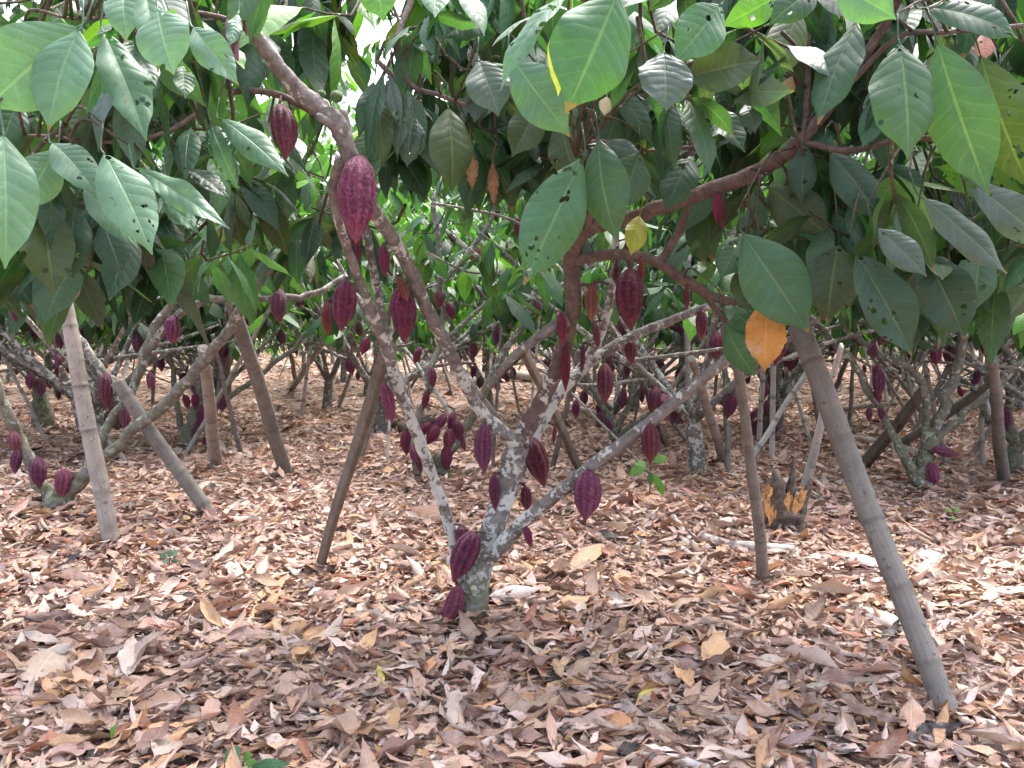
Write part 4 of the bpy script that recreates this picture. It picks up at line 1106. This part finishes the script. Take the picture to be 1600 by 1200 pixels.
# taller shade trees that close the view
def shade_mesh(seed, size=.36, low=2.2, pal=None, spread=.75):
    g = np.random.default_rng(seed)
    bark, fol, tws = Geo(), Geo(), Geo()
    tr = smooth_path([(0, 0, -.1, .085), (.1, 0, 2, .07), (.05, .1, 5, .055), (0, 0, 8, .03)], 5)
    add_tube(bark, tr, 12, .05, col=(.4, 0, 0))
    C = []
    for i in range(9):
        a = i * 2.4; z = g.uniform(2.5, 7); L = g.uniform(1.5, 2.8)
        e = np.array([math.cos(a) * L, math.sin(a) * L, z + g.uniform(.5, 1.6)])
        add_tube(bark, smooth_path([(0, 0, z, .045), (*(e * .5 + np.array([0, 0, z * .5])), .05), (*e, .02)], 4), 7, .05, col=(.4, 0, 0))
        for _ in range(62): C.append(e + g.normal(0, spread, 3))
    for _ in range(160):
        a, r = g.uniform(0, 6.28), 2.6 * math.sqrt(g.random()); C.append(np.array([r * math.cos(a), r * math.sin(a), g.uniform(2.2, 8.8)]))
    C = np.array(C); C = C[C[:, 2] > low]
    clusters(fol, tws, C, g, size=size, per=8, palette=pal or [('green', .4), ('bright', .3), ('mid', .3)], nr=3, nc=2, twig=False)
    return bark.mesh('trunk', M_BARK), fol.mesh('foliage', M_LEAF_FAR)
SH = [shade_mesh(201), shade_mesh(202)]
for i in range(16):
    x = -27 + i * 3.6; y = 37 + g3.normal(0, 1.5)
    root = thing('shade_tree', Vector((x, y, 0)), 'tall leafy tree closing off the far end of the plantation', 'tree', 'tall trees at the far end')
    root.rotation_euler.z = g3.uniform(0, 6.28)
    s = g3.uniform(.95, 1.3); root.scale = (s, s, s)
    for nm, me in zip(('trunk', 'foliage'), SH[i % 2]):
        o = bpy.data.objects.new(nm, me); COL.objects.link(o); o.parent = root
        if nm == 'foliage': o['kind'] = 'stuff'

TALL = [shade_mesh(210 + i, .22, 2.7, [('dark', .45), ('mid', .35), ('green', .2)]) for i in range(2)]
for i, (x, y, w) in enumerate(((-7.6, 9.6, 'leftmost'), (-4.3, 8.9, 'second from the left'), (1.75, 9.2, 'middle'), (4.9, 9.0, 'second from the right'), (8.2, 9.8, 'rightmost'))):
    root = thing('shade_tree', Vector((x, y, 0)), f'tall dark-leaved tree rising above the cocoa rows, {w} of the five', 'tree', 'tall dark trees above the rows')
    root.rotation_euler.z = g3.uniform(0, 6.28); root.scale = (.85, .85, .85)
    for nm, me in zip(('trunk', 'foliage'), TALL[i % 2]):
        o = bpy.data.objects.new(nm, me); COL.objects.link(o); o.parent = root
        if nm == 'foliage': o['kind'] = 'stuff'

# ------------------------------------------------------------------ poles and props
def bamboo(x0, y0, x1, y1, wtop, wbot, d_top, label, mat=M_BAMBOO, d_bot=None, spacing=.26, split=False, bend=0.0, name='bamboo_pole', seed=1, point=False):
    """from the upper end (x0, y0) to the foot (x1, y1); widths in photo pixels"""
    d1 = d_bot or G(x1, y1).y
    A, Bq = P(x0, y0, d_top), P(x1, y1, d1)
    if d_bot is None: Bq = Bq - (A - Bq).normalized() * .06
    r0, r1 = wtop * d_top / F_PX / 2, wbot * d1 / F_PX / 2
    L = (Bq - A).length
    g = np.random.default_rng(seed)
    side = Vector((1, 0, .1)).normalized()
    rows, cols = [], []
    n = int(L / .013)
    nodes = []; s = g.uniform(.05, .2)
    while s < L: nodes.append(s); s += spacing * g.uniform(.8, 1.2)
    for i in range(n + 1):
        f = i / n; s = f * L
        dn = min([abs(s - q) for q in nodes] or [9])
        r = r0 + (r1 - r0) * f
        bump = .075 * math.exp(-(dn / .010) ** 2) - .04 * math.exp(-((dn - .022) / .012) ** 2)
        if point and f > .93: r *= 1 - .75 * (f - .93) / .07
        p = A.lerp(Bq, f) + side * (bend * math.sin(f * 3.14) + .003 * math.sin(s * 7 + seed) + .006 * math.sin(s * 2.3 + seed * 2))
        rows.append((*p, r * (1 + bump * (0 if split else 1)) * (1 + .01 * g.normal())))
        cols.append((max(0, 1 - dn / .012) if not split else 0, 0, 0))
    geo = Geo()
    add_tube(geo, rows, 24, .012, cols=cols, flat=(.40 if split else 1.0), seed=seed, dome=(0.05 if split else -0.5), square=split)
    # hollow dark socket at the sawn upper end
    o = geo.build(name, mat, origin=Bq)
    tag(o, label, 'pole')
    return o

bamboo(99, 470, 177, 852, 22, 28, 4.42, 'pale grey bamboo pole with clear node rings standing left, beside the mossy tree', seed=1)
bamboo(183, 596, 330, 806, 21, 23, 4.95, 'greenish grey bamboo prop leaning left across the long forked limbs of the left tree', M_BAMBOO_DK, seed=2)
bamboo(362, 470, 447, 742, 22, 22, 5.3, 'brown wooden prop leaning left, between the slender tree and the split bamboo', M_BAMBOO_DK, seed=3, spacing=.5)
bamboo(316, 545, 340, 732, 17, 21, 5.5, 'short upright whitish cane close beside the slender pod-ringed tree', seed=4)
bamboo(604, 552, 497, 892, 25, 19, 3.35, 'dark split bamboo lath leaning right against the thin left limb of the main tree', M_LATH_BR, seed=5, split=True, name='split_bamboo')
bamboo(1138, 490, 1190, 908, 14, 20, 3.05, 'thin knobbly brown stake under the low right limb of the main tree', M_BAMBOO_DK, seed=6, bend=.012, name='stake')
bamboo(1243, 508, 1488, 1125, 34, 39, 3.0, 'thick grey bamboo pole leaning left in the right foreground with a pointed foot', M_BAMBOO_DK, seed=7, point=True, spacing=.24)
bamboo(1315, 540, 1258, 764, 12, 24, 4.9, 'bleached whitish flat lath leaning right just behind the thick right pole', M_LATH, seed=8, split=True, name='wooden_lath')
bamboo(818, 545, 906, 732, 20, 17, 4.2, 'brown split lath leaning left behind the fork of the main tree', M_LATH_BR, seed=9, split=True, name='wooden_lath')
bamboo(1442, 612, 1350, 728, 20, 22, 5.45, 'dark square-edged lath leaning right across the X-shaped limbs', M_LATH_BR, seed=10, split=True, name='wooden_lath')
bamboo(1552, 560, 1568, 750, 16, 20, 5.2, 'upright dark bamboo stake standing near the right edge', M_BAMBOO_DK, seed=11)
bamboo(1082, 560, 1130, 724, 12, 16, 5.6, 'slim grey stake leaning left behind the low right limb', M_BAMBOO, seed=12, name='stake')
bamboo(1572, 585, 1400, 700, 15, 15, 6.0, 'long brown log propped low behind the X-shaped limbs', M_BAMBOO_DK, seed=13, name='pole')
bamboo(1006, 600, 1040, 694, 12, 14, 6.3, 'short dark prop standing behind the hanging pod of the low right limb', M_LATH_BR, seed=14, split=True, name='wooden_lath')
bamboo(350, 478, 352, 622, 16, 18, 7.8, 'dark mossy post standing upright left of the brown wooden prop', M_BAMBOO_DK, seed=15, name='post')
bamboo(505, 535, 456, 608, 8, 9, 9.0, 'far slim cane leaning right on the open bright ground', M_BAMBOO, seed=16, name='stake')
bamboo(452, 540, 462, 596, 6, 7, 9.6, 'far thin stick standing next to the slim leaning cane', M_BAMBOO_DK, seed=17, name='stake')
bamboo(1325, 560, 1290, 640, 7, 8, 7.6, 'far thin stick leaning right behind the bleached lath', M_BAMBOO_DK, seed=18, name='stake')
bamboo(155, 470, 178, 560, 6, 8, 10.5, 'far whitish stick behind the pale bamboo pole', M_LATH, seed=19, name='stake')

# slim props standing among the rows behind
cane_geo = Geo()
crow = [(0.004 * math.sin(i * .35), 0, -.04 + i * .025, .019 - .0001 * i + (.0022 if i % 9 == 0 else 0)) for i in range(56)]
add_tube(cane_geo, crow, 9, .03, cols=[(1.0 if i % 9 == 0 else 0, 0, 0) for i in range(56)], dome=-.4)
cane_mesh = {m.name: None for m in (M_BAMBOO, M_BAMBOO_DK, M_LATH)}
for m in (M_BAMBOO, M_BAMBOO_DK, M_LATH): cane_mesh[m.name] = cane_geo.mesh('slim_prop', m)
g4 = np.random.default_rng(90)
for i in range(130):
    y = g4.uniform(6.3, 17); x = g4.uniform(-.58 * y - .5, .58 * y + .5)
    px = 800 + F_PX * x / y
    if 420 < px < 560 and y < 9: continue
    mname, word = (('bamboo', 'pale'), ('dark_bamboo', 'dark'), ('weathered_lath', 'whitish'))[int(g4.choice(3, p=[.45, .3, .25]))]
    o = bpy.data.objects.new('slim_prop', cane_mesh[mname]); COL.objects.link(o)
    o.location = (x, y, float(hgt(x, y))); o.rotation_euler = (g4.normal(0, .28), g4.normal(0, .42), g4.uniform(0, 6.28))
    w = g4.uniform(.5, 1.3); o.scale = (w, w, g4.uniform(.75, 1.25))
    side = 'left' if px < 533 else 'middle' if px < 1066 else 'right'
    lab = f'{word} slim prop leaning among the cocoa rows behind, {side} of the photo'
    tag(o, lab, 'pole', lab.replace('prop', 'props'))

# ------------------------------------------------------------------ stumps, logs, sticks
def stump(cx, cy, wpx, hpx, label, prongs, seed, chips=False):
    base = G(cx, cy); s = base.y / F_PX
    t = thing('tree_stump', base, label, 'stump')
    g = np.random.default_rng(seed)
    for i, (dx, lean, h, w) in enumerate(prongs):
        geo = Geo()
        b = np.array(base) + np.array([dx * s, g.uniform(-.02, .03), -.02])
        H = h * s; R = w * s / 2
        p = [(*(b + np.array([lean * s * f, 0.02 * f, H * f])), R * (1.25 - .5 * f + .12 * g.normal()) * (1 if f < .9 else .55)) for f in np.linspace(0, 1, 12)]
        add_tube(geo, p, 18, .20, seed=seed + i, dome=-.3)
        geo.build('stump' if i == 0 else 'prong', M_ROT, t)
    if chips:
        for i, (x, y, l, w, ln) in enumerate(((1196, 790, 50, 18, -2), (1200, 768, 26, 12, 8), (1231, 783, 32, 18, 6), (1246, 786, 38, 16, 28), (1204, 806, 34, 12, 14), (1252, 772, 26, 10, 20))):
            geo = Geo(); Y = base.y - .10
            a = math.radians(ln)
            for q in range(2):
                A = P(x - math.sin(-a) * l / 2 + q * 5, y - l / 2 + q * 6, Y + .015 * q); Bq = P(x + math.sin(-a) * l / 2, y + l / 2, Y - .01)
                add_leaves(geo, [tuple(A)], [tuple(Bq - A)], [(g.normal(0, .3), -1, .3)], (Bq - A).length, w * s, g.normal(0, .5), (1, 1, 1), 8, 5, .2, .7, .3, .35, .05, 0.0, g)
            geo.build('bark_chip', M_CHIP, t)
    return t
stump(1222, 838, 44, 100, 'dark rotten stump with orange freshly cut wood and broken prongs right of the thin stake',
      [(0, 2, 72, 52), (6, 14, 128, 17), (18, 26, 100, 15), (-8, -2, 112, 30)], 51, True)
stump(150, 672, 30, 60, 'dead dark stump clump with short prongs behind the pale bamboo pole', [(-14, -3, 60, 26), (0, 8, 48, 20), (14, 18, 50, 22), (20, 34, 38, 18)], 52)
stump(590, 672, 50, 20, 'low heap of broken dark roots behind the split bamboo', [(0, 30, 16, 22), (34, 60, 20, 16), (60, 20, 26, 18)], 53)
stump(770, 600, 24, 60, 'old dark stump post standing behind the left fork of the main tree', [(-6, 2, 70, 22), (8, 6, 30, 26)], 54)

def ground_log(rows, label, mat=M_STICK, name='fallen_branch', rough=.09, seed=1, lift=.5):
    pts = []
    for x, y, w in rows:
        q = G(x, y); r = w * q.y / F_PX / 2
        pts.append((q.x, q.y, r * lift + .012 + float(hgt(q.x, q.y)), r))
    geo = Geo(); add_tube(geo, smooth_path(pts, 6), 12, rough, col=(.5, 0, 0), seed=seed)
    o = geo.build(name, mat, origin=(pts[0][0], pts[0][1], 0)); tag(o, label, 'branch'); return o
ground_log([(1095, 850, 14), (1130, 862, 17), (1180, 868, 18), (1240, 872, 16)], 'thick pale fallen branch lying behind the thin stake', seed=2)
ground_log([(1052, 822, 11), (1070, 845, 12), (1084, 862, 10)], 'short whitish branch piece left of the thick fallen branch', seed=3)
ground_log([(1046, 852, 8), (1076, 872, 9), (1100, 888, 7)], 'slim forked stick lying below the short whitish branch piece', seed=4)
ground_log([(730, 606, 14), (780, 598, 17), (840, 604, 16)], 'long grey log lying behind the fork of the main tree', seed=5, lift=1.0)
ground_log([(890, 640, 12), (935, 652, 10), (980, 650, 9)], 'pale fallen branch lying right of the grey log', seed=6)
ground_log([(1262, 770, 9), (1285, 785, 8), (1300, 800, 6)], 'bleached root piece beside the orange chipped stump', seed=7)
ground_log([(1320, 690, 14), (1390, 700, 12), (1430, 712, 10)], 'weathered branch heap lying behind the thick right pole', seed=8)
ground_log([(1270, 650, 10), (1330, 645, 12), (1400, 640, 9)], 'dark fallen limb on the ground far right', M_ROT, seed=9)
ground_log([(1480, 1054, 4), (1530, 1050, 5), (1585, 1044, 4)], 'thin grey twig right of the foot of the thick right pole', seed=10)
ground_log([(368, 1036, 5), (400, 1052, 6), (430, 1068, 4)], 'thin bleached twig in the left foreground litter', seed=11)
ground_log([(172, 1140, 6), (196, 1122, 9), (230, 1104, 8)], 'chunky white forked stick in the lower left corner', seed=12)
ground_log([(530, 1145, 5), (536, 1175, 6), (540, 1210, 5)], 'curved brown vine stem at the bottom of the photo', M_ROT, seed=13)
ground_log([(1000, 1180, 14), (1060, 1190, 20), (1120, 1205, 12)], 'curled whitish bark piece at the bottom edge right of centre', seed=14, lift=.3)
ground_log([(430, 925, 3), (445, 912, 4), (452, 895, 3)], 'small crooked twig near the foot of the split bamboo', seed=15)
ground_log([(55, 1100, 4), (90, 1088, 4), (118, 1110, 3)], 'thin pale twig lying at the left edge of the foreground', seed=16)

# single conspicuous leaves on the ground
def big_fallen(x0, y0, x1, y1, w, col, label, arc=.9, fold=.1, lift=.02, name='fallen_leaf', k=.5, tilt=0.0):
    A, Bq = G(x0, y0), G(x1, y1)
    A.z += lift + float(hgt(A.x, A.y)); Bq.z += lift + float(hgt(Bq.x, Bq.y))
    d = (Bq - A); L = d.length; W = w * A.y / F_PX * 1.5
    geo = Geo()
    dd = d.normalized() + Vector((0, 0, k / 2))
    add_leaves(geo, [tuple(A)], [tuple(dd)], [(0, -tilt, 1)], L, W, k, col, 18, 10, fold, arc, .15, .06, .012, .04)
    o = geo.build(name, M_DRY, origin=A); tag(o, label, 'fallen leaf'); return o
big_fallen(760, 948, 850, 944, 24, (.60, .52, .50), 'large pale ribbed fallen leaf just right of the main trunk base', tilt=.9, lift=.03)
big_fallen(888, 905, 944, 858, 36, (.50, .34, .22), 'large light orange curled fallen leaf right of the main trunk', lift=.03)
big_fallen(100, 948, 220, 922, 34, (.30, .17, .085), 'very large glossy brown fallen leaf in the left foreground', tilt=.5)
big_fallen(1000, 1150, 915, 1118, 44, (.52, .27, .14), 'large orange brown fallen leaf at the bottom right of centre', tilt=.4)
big_fallen(108, 1020, 40, 1110, 60, (.56, .42, .33), 'wide light tan fallen leaf in the lower left corner', tilt=.2)
big_fallen(320, 1010, 420, 1000, 20, (.42, .28, .15), 'long yellowish brown fallen leaf left of the bare soil patch', tilt=.5)
big_fallen(1440, 1000, 1330, 950, 32, (.58, .50, .47), 'large pale grey leaf lying left of the thick right pole', tilt=.3)
big_fallen(1210, 1010, 1245, 1018, 26, (.03, .03, .04), 'blackened fallen leaf in the right foreground', tilt=.4)
big_fallen(1412, 958, 1380, 962, 24, (.03, .032, .045), 'small black rotting leaf touching the thick right pole', tilt=.4)
big_fallen(995, 1098, 1030, 1078, 14, (.62, .56, .12), 'small yellow fallen leaf in the foreground right of centre', tilt=.3)
big_fallen(600, 1080, 588, 1045, 10, (.60, .55, .14), 'small upright yellow leaf in the middle foreground', tilt=.4)
big_fallen(640, 800, 700, 826, 40, (.34, .20, .15), 'large folded reddish leaf left of the thin left limb', tilt=.6, lift=.04)
big_fallen(1300, 880, 1400, 905, 26, (.60, .55, .52), 'bleached crumpled leaf behind the thick right pole', tilt=.4, lift=.03)
big_fallen(480, 930, 560, 955, 24, (.36, .23, .20), 'mauve brown fallen leaf between the split bamboo and the main trunk', tilt=.4)

# ------------------------------------------------------------------ small green plants
def seedling(px, py, hpx, leaves, label, cols, seed):
    base = G(px, py); s = base.y / F_PX
    t = thing('seedling', base, label, 'plant')
    geo = Geo(); g = np.random.default_rng(seed)
    top = P(px + 2, py - hpx, base.y)
    add_tube(geo, smooth_path([(base.x, base.y, -.01, .003), (base.x + .004, base.y, base.z + (top.z) * .5, .0028), (*top, .002)], 4), 6, col=(.2, 0, 0))
    geo.build('stem', M_BARK_NEW, t)
    for i, (dx, dy, l, w, dz) in enumerate(leaves):
        A = P(px + dx * .15, py - hpx * dz, base.y); Bq = P(px + dx, py - hpx * dz + dy, base.y + g.uniform(-.08, .05))
        gg = Geo()
        n = Vector((0, -.8, .6))
        add_leaves(gg, [tuple(A)], [tuple(Bq - A + Vector((0, 0, .25)) * (Bq - A).length)], [tuple(n)], (Bq - A).length * 1.1, w * s, .5, np.array(LEAFC[cols[i % len(cols)]]) * 1.1, 12, 6, .15, .4, 0, 0, .01, .08)
        gg.build('leaf', M_LEAF, t)
seedling(1014, 790, 70, [(-26, 18, 32, 17, .9), (24, 40, 36, 16, .75), (4, 26, 30, 12, .8), (-22, -8, 28, 22, .8), (28, -6, 30, 16, .95), (6, 14, 20, 10, .25), (-14, 12, 16, 8, .2)], 'yellow-green seedling with drooping leaves below the small pod on the right', ['bright', 'bright', 'green'], 61)
seedling(264, 885, 16, [(-16, 0, 18, 10, 1), (14, -6, 18, 10, 1), (2, -14, 16, 10, .8), (-8, 8, 14, 9, .8), (18, 6, 14, 8, .6)], 'small dark green seedling in the left litter', ['green'], 62)
seedling(1222, 838, 14, [(-18, -2, 18, 8, .9), (16, 4, 20, 9, .9), (0, -10, 14, 8, 1)], 'tiny green sprout at the foot of the orange chipped stump', ['green'], 63)
seedling(378, 1222, 34, [(-28, -14, 44, 34, .9), (22, 8, 46, 22, .8), (60, 12, 50, 20, .7), (8, -2, 26, 16, 1.0)], 'bright green seedling cut by the bottom edge', ['green', 'bright'], 64)
seedling(175, 1178, 20, [(-8, -10, 24, 12, .9), (6, -4, 20, 10, .6)], 'small half-green shoot in the lower left litter', ['bright'], 65)
seedling(1490, 815, 14, [(-12, -6, 14, 8, 1), (10, -8, 14, 8, 1), (2, 6, 12, 7, .6)], 'tiny yellowish sprout right of the thick right pole', ['bright'], 66)
seedling(1160, 862, 10, [(-14, -4, 14, 5, 1), (12, -4, 14, 5, 1), (0, -8, 10, 5, 1), (18, 4, 12, 5, .6)], 'thin grassy sprout beside the thick fallen branch', ['green'], 67)
